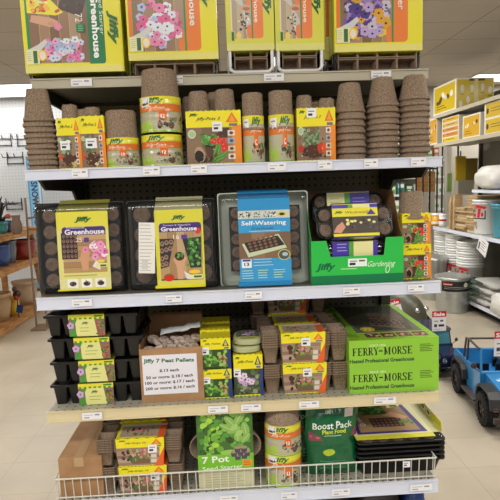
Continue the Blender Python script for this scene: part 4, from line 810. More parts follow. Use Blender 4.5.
nm = lambda where: ['yellow-sleeved pack of peat strips %s, lower one at the front' % where, 'yellow-sleeved pack of peat strips %s, upper one at the front' % where, 'yellow-sleeved pack of peat strips %s, lower one in the second row' % where, 'yellow-sleeved pack of peat strips %s, upper one in the second row' % where, 'yellow-sleeved pack of peat strips %s, lowest in the back row' % where, 'yellow-sleeved pack of peat strips %s, middle one in the back row' % where, 'yellow-sleeved pack of peat strips %s, topmost in the back row' % where]
strip_block(264, 349.5, 283, 327, D+.045, (367.5, 397.5), Zs4, 'peat strip packs on the fourth shelf', nm('beside the lime green boxes'), 3, (20, 17, 29, 25))
# ---- lime green greenhouse boxes
LT = {}
def serif(A, t, x, y, h, adv, col):
    # heavy roman capitals drawn as strokes with slab ends; x,y lower-left, h cap height
    def L(ch, x):
        w = h*.62; T = h*.2; t_ = h*.09
        R = lambda a, b, c, d: A.rect(x+a*w, y+b*h, x+c*w, y+d*h, col)
        sw = T/w; tw = t_/h
        if ch in 'FERPM': R(.08, 0, .08+sw, 1)
        if ch in 'FE': R(0, 1-tw, .95, 1); R(.08, .47, .7, .47+tw); R(.87, .78, .97, 1); R(.62, .36, .7, .66); R(0, 0, .42, tw*.9)
        if ch == 'E': R(0, 0, .97, tw); R(.88, 0, .98, .24)
        if ch == 'R': R(0, 1-tw, .7, 1); R(.1, .46, .7, .46+tw); R(0, 0, .42, tw*.9); A.poly([(x+.62*w, y+.97*h), (x+.86*w, y+.88*h), (x+.86*w, y+.58*h), (x+.62*w, y+.48*h), (x+.66*w, y+.72*h)], col); A.poly([(x+.4*w, y+.48*h), (x+.66*w, y+.48*h), (x+1.06*w, y), (x+.76*w, y)], col); R(.78, 0, 1.12, tw*.9)
        if ch == 'Y': A.poly([(x+.0*w, y+h), (x+.3*w, y+h), (x+.62*w, y+.42*h), (x+.42*w, y+.42*h)], col); A.poly([(x+.84*w, y+h), (x+.96*w, y+h), (x+.64*w, y+.45*h), (x+.52*w, y+.45*h)], col); R(.41, 0, .41+sw, .48); R(.25, 0, .78, tw*.9); R(-.08, .93, .4, 1); R(.7, .93, 1.06, 1)
        if ch == 'M': A.poly([(x+.1*w, y+h), (x+.4*w, y+h), (x+.78*w, y+.1*h), (x+.6*w, y+.05*h)], col); A.poly([(x+.66*w, y+.05*h), (x+.72*w, y+.05*h), (x+1.12*w, y+h), (x+1.02*w, y+h)], col); R(1.02, 0, 1.02+sw, 1); R(-.05, 0, .42, tw*.9); R(.92, 0, 1.45, tw*.9); R(-.05, .93, .3, 1); R(1.05, .93, 1.45, 1)
        if ch == 'O':
            n = 14
            for i in range(n):
                a, b = 2*PI*i/n, 2*PI*(i+1)/n
                P = lambda an, rx, ry: (x+w*.5+rx*w*math.cos(an), y+h*.5+ry*h*math.sin(an)); A.poly([P(a, .52, .52), P(b, .52, .52), P(b, .24, .44), P(a, .24, .44)], col)
        if ch == 'S': R(.1, .9, .8, 1); R(.08, 0, .82, .1); A.poly([(x+.05*w, y+.92*h), (x+.3*w, y+.98*h), (x+.3*w, y+.62*h), (x+.05*w, y+.6*h)], col); A.poly([(x+.05*w, y+.66*h), (x+.3*w, y+.7*h), (x+.88*w, y+.38*h), (x+.62*w, y+.3*h)], col); A.poly([(x+.62*w, y+.42*h), (x+.88*w, y+.4*h), (x+.88*w, y+.06*h), (x+.62*w, y+.02*h)], col); R(.75, .7, .85, 1); R(.03, 0, .12, .3)
        if ch == '~': A.rect(x, y+.42*h, x+.5*w, y+.6*h, col, 12); A.rect(x+.4*w, y+.42*h, x+.85*w, y+.58*h, col, -12)
    for ch in t: L(ch, x); x += adv*(1.5 if ch == 'M' else 1)*h*.62
    return A
def fm_box(loc, W, Dp, H, label, rz=0):
    t = thing('greenhouse_box', label, 'product box', loc, rz, 'lime green greenhouse boxes'); G = '8fca38'; G2 = '8bd024'
    A = Art(89, 26, G); k = 1
    serif(A, 'FERRY~MORSE', 3.4, 11.2, 7.4, 1.13, '1c3314'); A.text('SINCE 1856', 28, 20.6, 16, 2, 'e9f4cf').text('Heated Professional Greenhouse', 32.5, 6, 64, 3.9, '1d4a34', 0, .03); A.oval(56.8, 17.6, .5, .5, '1c3314')
    A.lines(70, 12, 84, 20, 5, '3d5a1c', .6)
    T = Art(89, 100, G); T.poly([(14, 17), (82, 17), (82, 99), (14, 99)], '6e7060').poly([(20, 22), (74, 22), (82, 60), (82, 99), (14, 99), (14, 50)], '4a4d42').poly([(35, 35), (68, 24), (80, 60), (45, 75)], '7b6a5f')
    for i in range(6):
        for j in range(5): T.rect(40+i*6-j*.5, 36+j*7-i*1.5, 44.5+i*6-j*.5, 41+j*7-i*1.5, '5d4c43')
    T.poly([(14, 60), (50, 80), (30, 99), (14, 99)], '34382e').oval(28, 26, 8, 7, 'c8b02c', 0, 8).text('72', 28, 26, 8, 6, 'efe6a0', 0, .02)
    for i in range(4): T.rect(20+i*16, 5, 34+i*16, 15, '7c4a3c').scatter(20+i*16, 5, 34+i*16, 15, 9, ['c89a7c', '5a2f28', 'a86a54', 'e0c4ac', '4a6a34'], 1.4, 2.8)
    T.rect(2, 1, 10, 2.6, 'd8402c').rect(10, 1, 18, 2.6, 'e0a02c').lines(3, 6, 14, 14, 4, '5c7a2c', .6).text('Greenhouse', 8, 62, 52, 6, '24401c', -90, .03).rect(14, 16, 86, 17, 'c7e48c')
    m = MB().box(-W/2, W/2, 0, Dp, 0, H, 'print_gloss', G).art(A, front(-W/2, W/2, 0, H, 0, A), 'print_gloss').art(T, plane((-W/2, 0, H), (W/89, 0, 0), (0, Dp/100, 0), (0, 0, 1)), 'print_gloss')
    m.build('printed_carton', t); return t
yF = D+.02; a, b = span(349.5, 438.8, 368, yF); W = b-a; H = zat(395, 369, yF)-zat(395, 395.3, yF)
f1 = fm_box(((a+b)/2, yF, Zs4), W, .44, H, 'lime green heated greenhouse box at the aisle end, the lower of two')
o = dup(f1, ((a+b)/2-.0015, yF-.002, Zs4+H+.0004), .004, 'lime green heated greenhouse box at the aisle end, top one with the greenhouse picture showing')
# ================================================================ lowest shelf
Zs5 = Z5-.0015
ya = D+.022; a, b = span(57.5, 101.5, 457, ya); W = b-a; H = zat(80, 457, ya)-Z5
ct = thing('cardboard_carton', 'plain closed brown cardboard carton sealed with clear tape', 'cardboard box', ((a+b)/2, ya, Zs5), .0)
MB().box(-W/2, W/2, 0, .40, 0, H, 'cardboard').build('carton_body', ct, bevel=.002)
MB().box(-.003, W/2-.002, -.0008, .40, H+.0002, H+.0010, 'cardboard').build('carton_flap', ct)
MB().box(-.018, .012, -.0016, .4005, H+.0012, H+.0017, 'tape').box(-.018, .012, -.0016, -.0009, H-.03, H+.0017, 'tape').build('packing_tape', ct)
strip_block(98.5, 184, 119, 167.5, D+.022, (463.5, 491), Zs5, 'peat strip packs on the lowest shelf', nm('beside the taped carton'), 3, (32, 13, 41, 21))
# ---- seven pot seed starter
y7 = D+.024; a, b = span(197, 253, 440, y7); W = b-a; X = (a+b)/2; H = zat(225, 409, y7)-zat(225, 491, y7)
t = thing('seed_starter_kit', 'seven pot seed starter with leafy green card and round pots poking out both sides', 'seed starting kit', (X, y7, Zs5), 0, None, rot=(-.0, 0, 0))
A = Art(60, 98, '3f6f2c'); A.scatter(0, 38, 60, 98, 120, ['4c8a30', '6cab3c', '35642a', '86c250', '5a9a3a', '2b4f20'], 2, 5)
A.scatter(2, 42, 26, 92, 30, ['8cc83c', 'a6d84c', '6fae36', '9fcf4a'], 2, 4)
for (x, y, r1, r2, a_) in ((36, 80, 9, 4, 130), (46, 84, 10, 4.4, 60), (52, 70, 9, 4.5, 100), (40, 70, 8, 3.6, 20), (32, 73, 9, 3.5, 150), (44, 62, 6, 4.5, 80), (52, 60, 7, 3.8, 50)): A.oval(x, y, r1, r2, '8cb85c', a_).oval(x, y, r1*.9, .4, 'b4d488', a_)
for (x, y) in ((40, 73), (45, 66)): A.oval(x, y, 5, 3, 'a6cc70', 40)
A.rect(0, 22, 60, 42, '77bf2f').rect(0, 0, 60, 22, 'cdcba6').text('7 Pot', 19, 36, 29, 8, 'f2f8ea', 2, .02).text('Seed Starter', 26.5, 25.5, 44, 5, 'e9f4dc', 2, .01).text('PEAT POT KIT', 30, 94, 26, 3, 'e8f0e4') if False else A.rect(0, 22, 60, 42, '77bf2f').rect(0, 0, 60, 22, 'cdcba6').text('7 Pot', 19, 36, 29, 8, 'f2f8ea', 2, .02).text('Seed Starter', 26.5, 26, 44, 5, 'e9f4dc', 2, .01)
A.rect(17, 92.5, 43, 96.5, 'e4ece0').text('PLANT-A-SEED', 30, 94.5, 24, 2.6, '2c4a24').sticker(3, 89, 12, 96).oval(33, 44, 9, 3, '96c85c', 5)
for (x, y) in ((43, 40), (50, 41), (39, 44), (46, 45), (53, 44), (43, 49), (50, 49)): A.poly([(x-3.6, y), (x+3.6, y), (x+2.6, y-6), (x-2.6, y-6)], '4b4658').oval(x, y, 3.8, 1.8, 'a8907a')
A.rect(48, 26, 58, 34, 'ef9a2c').lines(49, 27, 57, 33, 3, '9c4a20', .6).lines(8, 4, 50, 19, 5, '8b8a72', .5)
m = MB().box(-W/2, W/2, -.003, .0, 0, H, 'print_gloss', '5a9a30').art(A, front(-W/2, W/2, 0, H, -.003, A), 'print_gloss').box(-W/2, W/2, 0, .09, H-.001, H, 'print', '3f6f2c').box(-W/2, W/2, .0895, .09, 0, H, 'print', '3f6f2c')
m.build('printed_card', t, rot=(0, .0, 0))
pr = .0475
for (x, z) in ((-.0735, .125), (.0735, .125), (0, .125), (-.047, .045+.0), (.047, .045), (-.047, .205), (.047, .205)):
    rr = .041; o = MB().lathe([(.026, -.066), (.0265, -.07), (0, -.07), (0, -.068), (.025, -.066), (rr-.002, -.002), (rr, -.001), (rr+.0015, -.001), (rr+.001, -.008), (.0265, -.07)], 'peat_dark' if False else 'peat', 26, jit=.0003).build('round_pot', t, (x, .012, z+.012), (PI/2, 0, 0))
# ---- round packs on the lowest shelf
yr = D+.07; z1_ = zat(283, 456, yr)-zat(283, 485.5, yr)
round_pack(264.5, 302, 456, 485.5, yr, 440, 'round wrapped peat pot pack behind the wire fence, the lower of two', 'round wrapped packs on the lowest shelf', z=Zs5, shelfz=Z5, seed=11, haspot=False)
round_pack(264, 301.5, 427, 456, yr, 404, 'round wrapped peat pot pack on the lowest shelf, upper one with its pot bare', 'round wrapped packs on the lowest shelf', z=Zs5+z1_-.001, shelfz=Z5, seed=12, topw=.86)
# ---- plant food pouches
def pouch(label, x0, x1, ytop, yb, y, tilt=0, rz=0, grp='green plant food pouches'):
    a, b = span(x0, x1, (ytop+yb)/2, y+.02); W = b-a; H = zat((x0+x1)/2, ytop, y)-Z5
    t = thing('plant_food_pouch', label, 'bag of plant food', ((a+b)/2, y+.03, Zs5), rz, grp)
    nu, nv = 24, 28; rnd = random.Random(int(x0)); wr = [(rnd.uniform(0, W), rnd.uniform(0, H), rnd.uniform(-1, 1), rnd.uniform(8, 22)) for _ in range(14)]
    def th(u, v):
        q = v; e = (1-(2*u-1)**4)*min(1, (1-q)*3.2)*(1-.35*q) if q < .97 else 0
        e *= min(1, q*6+.35); return .03*e
    def S_(u, v, side):
        q = v; x = (u-.5)*W*(1-.05*math.sin(q*PI)+.03*(1-q)); z = q*H
        wv = .0016*math.sin(u*23+q*9)+.0013*math.sin(u*11-q*31)+(.0022*math.sin(u*40+q*6)*max(0, .45-q)*2 if side < 0 else 0)
        return Vector((x+.004*math.sin(q*8), side*th(u, v)+wv*(1 if th(u, v) > .002 else .3)-(0 if side > 0 else .0002), z))
    m = MB()
    for side in (-1, 1):
        P = [S_(i/nu, j/nv, side) for j in range(nv+1) for i in range(nu+1)]; fs = [(j*(nu+1)+i, j*(nu+1)+i+1, (j+1)*(nu+1)+i+1, (j+1)*(nu+1)+i) for j in range(nv) for i in range(nu)]
        m.add(P, fs if side < 0 else [f[::-1] for f in fs], 'bag_green', smooth=True)
    m.build('pouch_body', t)
    A = Art(55, 77); A.oval(16, 74.5, 13, 5.5, '9fc02c', 0, 16).text('Fast Fill Bag', 16, 74.5, 17, 2.2, '2c5a20') if False else A.poly([(3, 77), (29, 77), (27, 72), (16, 69.5), (6, 72)], '9fc02c')
    A.rr(12, 62, 38, 68.5, 1, '1f5a40').text('COMPLETE', 25, 65.2, 22, 4, 'b8d0bc', 2, .01).sticker(40, 60, 49, 67.5, 'e4d6d6').text('Boost Pack', 28, 52.5, 42, 6.6, 'e9f2ea', 2, .015).text('Plant Food', 29.5, 46.3, 25, 4.4, 'c8dc3a', 2, .03).lines(19, 41, 38, 42.5, 1, 'b9dcc0', .7)
    A.poly([(3, 46), (14, 42), (17, 38), (3, 37)], '8c3c58').poly([(46, 40), (54, 50), (54, 40)], '8c3c58').scatter(3, 38, 16, 45, 8, ['a84a6a', 'c87a3c', '5c2c44'], 1, 2)
    A.rect(6, 31, 49, 32, '0a5c38').oval(22, 25.5, 6.5, 3.6, 'b8cf2c', 0, 12).lines(12, 8, 44, 18, 3, '5aa67c', .5)
    B = vsplit(A, 24)
    def mp(u, v, o):
        p = S_(min(1, max(0, u/55)), min(1, max(0, v/77)), -1); return Vector((p.x, p.y-o-.0006, p.z))
    MB().art(B, mp, 'print_gloss', [55*k/20 for k in range(1, 20)]).build('printed_label', t)
    return t
p1_ = pouch('large green plant food pouch with white and yellow lettering, standing in front', 306, 359, 402, 483, D+.05)
dup(p1_, (p1_.location.x-.045, p1_.location.y+.085, p1_.location.z), .05, 'green plant food pouch half hidden behind the front one, beside the round packs')
dup(p1_, (p1_.location.x+.01, p1_.location.y+.15, p1_.location.z), -.04, 'green plant food pouch at the back, behind two others')
# ---- pile of black greenhouse trays with one sleeve
yt = D+.035; a, b = span(357, 446.5, 449, yt); W = b-a; X = (a+b)/2; Dp = .30
zr = [zat(402, yy, yt) for yy in (441.5, 446.5, 451, 455.5, 460)]
def flat_tray(label, z, W, Dp, Hh, loc, sleeve=False, lift=0):
    t = thing('greenhouse_tray', label, 'seed tray', loc, 0, 'black greenhouse trays piled on the lowest shelf')
    R = lambda s, zz, r=.014: [(p[0], p[1]+Dp/2, zz) for p in rrect(W-2*s, Dp-2*s, r, 4)]
    MB().loft([R(.022, 0), R(.010, Hh-.006), R(0, Hh-.006), R(0, Hh-.004), R(.0, Hh), R(.004, Hh), R(.012, Hh-.004), R(.0235, .002)], 'black_plastic', cap0=True, cap1=True, smooth=False).build('tray', t)
    return t
Hh = zr[4]-Z5+.0015
names = ['bottom one standing on the shelf', 'fourth from top', 'third from top', 'second from top', 'topmost with a yellow sleeve']
for i in range(5):
    z = Zs5+i*(zr[0]-zr[4])/4*1.0
    t = flat_tray('black greenhouse tray in the pile behind the wire fence, ' + names[i], z, W-.002*(i % 2), Dp, Hh, (X+[0, .001, -.001, .001, 0][i], yt, z))
    top = t
# on the topmost: pellets insert, clear dome and the sleeve
R = lambda s, zz, r=.014: [(p[0], p[1]+Dp/2, zz) for p in rrect(W-2*s, Dp-2*s, r, 4)]
MB().box(-W/2+.02, W/2-.02, .02, Dp-.02, Hh-.014, Hh-.012, 'black_gloss').build('cell_insert', top)
b0 = None
for i in range(5):
    for j in range(5):
        l = (-W/2+.045+i*(W-.09)/4, .04+j*(Dp-.08)/4, Hh-.0115)
        if b0 is None: b0 = pellet(.019, .008).build('peat_pellet', top, l)
        else: c = b0.copy(); COL.objects.link(c); c.parent = top; c.location = l
MB().loft([R(.003, Hh+.0003), R(.006, Hh+.002), R(.008, Hh+.007), R(.012, Hh+.009)], 'clear', cap1=True).build('clear_dome', top)
hz = Hh+.011; A = art25(52, 79)
sx0, sx1 = -W/2+.0, W/2-.035
m = MB().box(sx0, sx1, .005, Dp-.015, hz-.001, hz, 'print', 'e6e252')
B = Art(100, 100, 'dcd7a4'); B.poly([(5, 12), (95, 12), (88, 96), (10, 96)], '45307c').poly([(10, 17), (88, 17), (82, 94), (16, 94)], 'a08259').rect(30, 28, 72, 52, '33292c').poly([(24, 62), (60, 62), (56, 92), (20, 92)], '3c5a2c').scatter(22, 62, 58, 92, 40, ['4f8a35', '6cab45', '2f5c26', '86bf5a'], 2, 4).scatter(64, 28, 88, 44, 16, ['5a9a3a', '3f7a2c'], 1.5, 3)
for i in range(7):
    for j in range(3): B.oval(34+i*5.6, 32+j*7, 2, 2.6, '8a6450', 0, 7)
B.poly([(50, 58), (78, 46), (84, 52), (66, 68)], 'd3a07c').text('Greenhouse', 14, 58, 54, 8, 'e8e0f4', 100, .03).rect(0, 0, 100, 8, 'd8d22e').poly([(64, 78), (84, 84), (82, 92), (66, 90)], 'ece4b0').rect(70, 82, 80, 87, '2c6a3c')
m.art(B, plane((sx0, .005, hz), ((sx1-sx0)/100, 0, 0), (0, (Dp-.02)/100, 0), (0, 0, 1)))
# folded-up flap on the aisle side, yellow with three small pictures
q = W/2-.004
m.prism([(sx1-.0005, hz-.001), (sx1+.0005, hz), (q, hz+.001), (q, hz)], 'y', .03, Dp-.02, 'print', 'c9c48c')
m.prism([(q-.001, hz+.001), (q, hz+.001), (q-.001, hz+.034), (q-.002, hz+.034)], 'y', .03, Dp-.02, 'print', 'e4dc2c')
E_ = Art(60, 14, 'e4dc2c')
for k in range(3): E_.rr(22+k*12, 2, 31+k*12, 12, 1, 'f2f0e6').oval(26.5+k*12, 7, 3, 2.8, '3c3430').scatter(23+k*12, 3, 30+k*12, 11, 4, ['7a6a5c', 'c8a080'], .7, 1.4)
E_.lines(2, 3, 18, 11, 3, '8a8430', .6)
m.art(E_, plane((q-.002, .03, hz+.001), (0, (Dp-.05)/60, 0), (0, 0, .033/14), (-1, 0, 0)))
m.build('sleeve', top)
# price tag clipped on the wire fence
a = PY(406, 463.5, D+.004); MB().box(a.x-.012-gx, a.x+.012-gx, -.0012, -.0004, a.z-.010, a.z+.010, 'matte', 'e6e6ea').art(Art(20, 16, 'ececf0').rect(3, 10, 14, 12, '777780').rect(3, 4, 11, 7.5, '33333c'), front(a.x-.012-gx, a.x+.012-gx, a.z-.010, a.z+.010, -.0012, Art(20, 16)), 'matte').build('price_tag', s5)
# things on the floor-level deck, below the lowest shelf
for i, (px0, px1, col, c2, lab) in enumerate(((300, 352, '3c2f24', '6b4a2c', 'dark brown bag of potting soil under the lowest shelf, beneath the plant food'), (356, 404, '2a2420', 'c8b02c', 'dark potting soil bag with a yellow band under the lowest shelf, beneath the trays'), (405, 428, '24407c', '6f8a2c', 'blue and olive seed bag at the aisle end under the lowest shelf'), (100, 190, '2c2a24', '5c4a34', 'dark soil bag under the lowest shelf, beneath the peat strips'), (200, 290, '2a2c28', '4c5a34', 'dark soil bag under the lowest shelf, beneath the seed starter kit'))):
    a, b = span(px0, px1, 496, D+.05); m = MB(); Wb = b-a
    rings = [[(p[0]*s, p[1]*s+.09, z) for p in rrect(Wb, .16, .03, 5)] for (s, z) in ((.9, .0), (1, .03), (1.0, .15), (.97, .24), (.8, .30), (.3, .315))]
    m.loft(rings, 'print', col, cap0=True, cap1=True); A = Art(40, 60, col); A.rect(0, 40, 40, 50, c2).lines(6, 10, 34, 34, 4, c2, 1.2)
    m.art(A, front(-Wb*.40, Wb*.40, .05, .2+.035, .0065, A)); o = m.build('soil_bag', None, ((a+b)/2, D+.03, .1585)); tag(o, lab, 'bag of soil', 'bags under the lowest shelf')
# ================================================================ pegboard wall: hooks and sign
def hook(px, py, n, label):
    p = PY(px, py, YB-.01); t = thing('wire_hook', label, 'wall hook', (p.x, YB-.001, p.z), 0, 'black wire hooks on the pegboard wall')
    m = MB()
    for k in range(n): x = -.09+.18*k/(n-1); m.tube([(x, -.004, .0), (x, -.25, -.02), (x, -.28, .03)], .007, 'wire_black', 6)
    m.build('prong', t); MB().tube([(-.13, -.01, 0), (.13, -.01, 0)], .007, 'wire_black', 6).tube([(-.13, -.01, -.1), (.13, -.01, -.1)], .007, 'wire_black', 6).tube([(-.12, -.01, .08), (-.12, -.01, -.12)], .007, 'wire_black', 6).tube([(.12, -.01, .08), (.12, -.01, -.12)], .007, 'wire_black', 6).build('frame', t)
hook(3, 139, 2, 'black wire hook high on the white pegboard beside the potted shelving')
hook(15, 157, 3, 'black wire hook on the white pegboard, lower one')
hook(25, 139, 2, 'black wire hook high on the white pegboard beside the square pot stack')
hook(14, 203, 4, 'black wire hook low on the white pegboard above the wooden stand')
YS = 7.9
a = PY(25.5, 158, YS); b = PY(38, 158, YS); zt = PY(30, 156, YS).z; zb = 0
t = thing('roof_rake_display', 'tall light blue sign board lettered SNOW ROOF downwards, standing by the pegboard wall', 'sign', ((a.x+b.x)/2, YS, 0)); h = (b.x-a.x)/2
A = Art(12, 150, '8cc3e6'); A.rect(0, 0, 1.5, 150, '5ea6d6').rect(10.2, 0, 12, 150, 'd3e6f2').text('SNOW ROOF RAKE', 6, 83, 78, 6.5, '1d4f92', -90, .03)
MB().box(-h, h, 0, .05, 0.02, zt, 'matte', '8cc3e6').art(A, front(-h, h, .02, zt, 0, A), 'matte').build('sign_board', t); MB().box(-h*1.3, h*1.3, -.12, .18, 0, .02, 'steel_dark').build('base', t)
YP = 5.6
p = PY(25, 198, YP); q = PY(36, 198, YP); m = MB(); zb2 = PY(28, 235, YP).z
t = thing('pipe_stand', 'rusty brown pipe stand with a square loop top beside the wooden stand', 'stand', ((p.x+q.x)/2, YP, 0)); hw = (q.x-p.x)/2
MB().tube([(-hw, 0, 0), (-hw, 0, p.z), (hw, 0, p.z+.01), (hw, 0, 0)], .012, 'wire_brown', 8).tube([(-hw, 0, p.z-.22), (hw, 0, p.z-.20)], .012, 'wire_brown', 8).tube([(-hw, 0, p.z-.33), (hw, 0, p.z-.33)], .012, 'wire_brown', 8).build('pole', t)
MB().box(-hw-.02, hw+.02, -.12, .12, 0, .02, 'wire_brown').build('base', t)
t = tag(MB().loft([[(.055*s*math.cos(i*PI/7), .05*s*math.sin(i*PI/7), z) for i in range(14)] for s, z in ((.7, 0), (1, .03), (1.05, .10), (.7, .16), (.9, .2))], 'print', '6a5648', cap0=True, cap1=True).build('bird_feeder', None, (p.x-.075, YP-.1, 1.06+.0)), 'small brown bird feeder ornament on the wooden stand beside the pipe stand', 'bird feeder')
# ================================================================ wooden stand with glazed pots
XR_ = -2.4; y0, y1 = 4.75, 6.86
st = thing('wooden_stand', 'stepped pine stand made of pallet boards holding glazed flower pots', 'plant stand', (XR_, y0, 0))
lev = [(.06, .78), (.665, .66), (1.03, .52)]
for k, (z, dp) in enumerate(lev):
    m = MB(); 
    for i in range(4): xa = -dp+i*dp/4; m.box(xa+.01, xa+dp/4-.012, 0, y1-y0, z, z+.022, 'pine')
    m.box(-.022, 0, 0, y1-y0, z-.05, z, 'pine').box(-dp, -dp+.022, 0, y1-y0, z-.05, z, 'pine'); m.build('stand_shelf', st)
for (yy) in (.45, y1-y0-.06):
    MB().prism([(-.02, 0), (-.10, 0), (-.26, 1.03), (-.18, 1.03)], 'y', yy, yy+.06, 'pine').build('stand_leg', st)
    MB().box(-.62, -.56, yy, yy+.06, 0, 1.75, 'pine').build('stand_leg', st)
for yy in (.2, .9, 1.5): MB().box(-.6, -.02, yy, yy+.09, 0, .06, 'pine').build('stand_block', st)
MB().box(-.34, -.27, .30, .38, 1.052, 1.70, 'pine').build('stand_post', st)
MB().box(-.50, -.26, .26, .42, 1.40, 1.425, 'pine').build('stand_shelf', st)
def gpot(px, pyb, pw, hgt, X, z, col, label, foot=.7, rim=True, c2=None, name='flower_pot'):
    d = PX(px, pyb, X); P = Vector((X, d.y, z)); r = pw/2
    mat = C('glaze_'+col, col, .18 if c2 != 'matte' else .7, coat=.3 if c2 != 'matte' else 0)
    m = MB().lathe([(0, 0), (r*foot, 0), (r*.86, hgt*.3), (r*.97, hgt*.62), (r*.93, hgt*.86), (r*1.02, hgt*.88), (r*1.03, hgt), (r*.9, hgt), (r*.86, hgt*.8), (0, hgt*.72)], mat, 24)
    o = m.build(name, None, P); return tag(o, label, 'plant pot', 'glazed pots on the wooden stand')
gpot(13.5, 228, .13, .125, -2.52, 1.0525, '2f8f8a', 'small teal glazed pot on the upper board of the wooden stand')
gpot(7.3, 230, .12, .125, -2.50, 1.0525, '222f5e', 'navy glazed pot on the upper board beside the teal pot')
gpot(1.2, 231, .15, .12, -2.5, 1.0525, '2c7a78', 'dark teal pot at the near end of the upper board')
gpot(23, 250, .31, .235, -2.52, .6875, '7c2018', 'oxblood red glazed pot on the middle board of the wooden stand')
gpot(8.5, 254, .19, .26, -2.56, .6875, '5c6670', 'grey-blue glazed pot with a brown rim beside the red pot')
gpot(0, 259, .24, .24, -2.56, .6875, '2c4a86', 'royal blue glazed pot at the near end of the middle board')
gpot(25.5, 296, .30, .30, -2.62, .0825, 'b39a80', 'large sand-coloured clay pot with a green leaf pattern on the lowest board', c2='matte')
gpot(12, 300, .16, .22, -2.53, .0825, 'c79a2a', 'yellow pot beside the large sand-coloured pot on the lowest board')
gpot(-1, 318, .29, .31, -2.60, .0825, 'a98a68', 'beige clay pot at the near end of the lowest board', c2='matte')
d = PX(15, 289, -2.46)
t = thing('garden_ornament', 'small dark red garden figure with a blue tag dangling in front of the yellow pot', 'garden ornament', (-2.42, d.y-.06, .0825))
m = MB().tube([(0, 0, 0), (0, 0, .22)], .006, 'wire_black', 6).ball((0, 0, .27), .045, 'print', '3c2420').ball((.0, -.03, .24), .03, 'print', 'a02a20').ball((-.02, 0, .33), .03, 'print', '5c4a3c'); m.build('figure', t)
MB().box(-.035, .035, -.014, -.010, .06, .15, 'matte', '22407c').build('hang_tag', t, rot=(0, .2, 0))
d = PX(6, 200, -2.6)
t = thing('metal_ornament', 'dark iron ornament with curled leaves and red berry atop the wooden stand', 'garden ornament', (-2.7, d.y, 1.0525)); m = MB(); rnd = random.Random(5)
for k in range(16):
    a_ = rnd.uniform(0, 6.3); r = rnd.uniform(.06, .17); z = rnd.uniform(.05, .36); m.tube([(0, 0, z*.4), (r*.5*math.cos(a_), r*.5*math.sin(a_), z), (r*math.cos(a_), r*math.sin(a_), z+rnd.uniform(-.05, .06))], [.012, .016, .004], 'wire_black', 6)
m.ball((0, 0, .08), .08, 'wire_black').build('leaves', t); MB().ball((.12, -.03, .17), .03, 'print', 'a8402c').build('berry', t)
d = PX(3, 168, -2.7); t = tag(MB().lathe([(0, 0), (.03, 0), (.045, .04), (.04, .09), (.02, .12), (.025, .14), (0, .14)], C('glaze_dark', '2a2a3c', .2), 16).build('vase', None, (-2.40-.42, y0+.34, 1.4255)), 'small dark glazed vase on the top ledge of the wooden stand', 'vase')
# ================================================================ far shelving seen between the packs and the aisle
YF = 7.3
a = PY(378, 190, YF); b = PY(446, 190, YF); W = b.x-a.x
fs = thing('seed_shelving', 'distant white store shelving with rows of small green and white cartons', 'shelving unit', (a.x, YF, 0))
lv = [.55, .80, 1.05, 1.275, 1.52, 1.76, 2.0]
MB().box(0, W, .30, .33, 0, 2.2, 'shelf_cream').build('back_panel', fs)
for z in lv: MB().box(0, W, 0, .3, z-.03, z, 'white_plastic').build('shelf', fs)
rnd = random.Random(8)
rowname = {0: 'lowest', 1: 'bottom', 2: 'lower', 3: 'middle', 4: 'upper', 5: 'highest', 6: 'top'}
pal = ['5f9a5a', 'dfe6dc', '3f7c4a', 'cfd8c8', 'c8604c', '7ab46a', 'e6e2d6', '4a8a8c', 'b8c8a8']
colw = ['green', 'white', 'dark green', 'pale grey', 'red', 'light green', 'cream', 'teal', 'sage']
for k, z in enumerate(lv):
    if k in (0, 6): continue
    x = .03; i = 0
    while x < W-.1:
        w_ = rnd.uniform(.075, .12); h_ = rnd.uniform(.12, .17); c = rnd.randrange(9)
        if x > W*.72: c = rnd.choice([4, 5, 1, 4, 6, 0])
        o = MB().box(0, w_-.006, 0, .12, 0, h_, 'print', pal[c]).art(Art(10, 14, pal[c]).rect(1, 8, 9, 12, 'f0f0ea').oval(5, 4, 3, 2.6, pal[(c+4) % 9]), front(0, w_-.006, 0, h_, 0, Art(10, 14))).build('small_carton', None, (a.x+x, YF+.02, z+.0005))
        tag(o, '%s carton on the %s board of the distant shelving, %s from the display' % (colw[c], rowname[k], ['first', 'second', 'third', 'fourth', 'fifth', 'sixth', 'seventh', 'eighth', 'ninth', 'tenth', 'eleventh', 'twelfth', 'thirteenth', 'fourteenth', 'fifteenth'][i]), 'product box', 'small cartons on the distant shelving'); x += w_+.02; i += 1
# black rack of brown boards in front
YG = 6.8
a = PY(416, 180, YG); b = PY(437, 180, YG); zt = PY(425, 172, YG).z
gr = thing('board_rack', 'black upright wire rack holding narrow brown wooden boards', 'rack', ((a.x+b.x)/2, YG, 0)); h = (b.x-a.x)/2
for x in (-h-.42, -h-.22, -h+.0, -h*.35, h*.3, h): MB().box(x-.008, x+.008, -.012, .004, 0, zt+.06, 'wire_black').build('rack_bar', gr)
MB().box(-h-.43, h+.01, -.008, .0, zt+.03, zt+.05, 'wire_black').build('top_rail', gr); MB().box(-h-.43, h+.01, -.15, .15, 0, .03, 'wire_black').build('rack_foot', gr)
for i in range(3):
    xa = a.x+(b.x-a.x)*(i/3)*.95+.012; xb = xa+(b.x-a.x)*.27; zz_ = PY(425, 192, YG).z
    t = thing('wooden_board', 'brown wooden board in the black wire rack, %s from the pot shelves' % ['first', 'second', 'third'][i], 'board', (xa, YG+.02, .031), group='brown boards in the wire rack'); MB().box(0, xb-xa, 0, .02, zz_-.031, zt-.031, 'pine').build('upper_board', t); MB().box(0, xb-xa, 0, .02, 0, zz_-.033, C('board_pale', 'b8b4a6', .6)).build('lower_board', t)
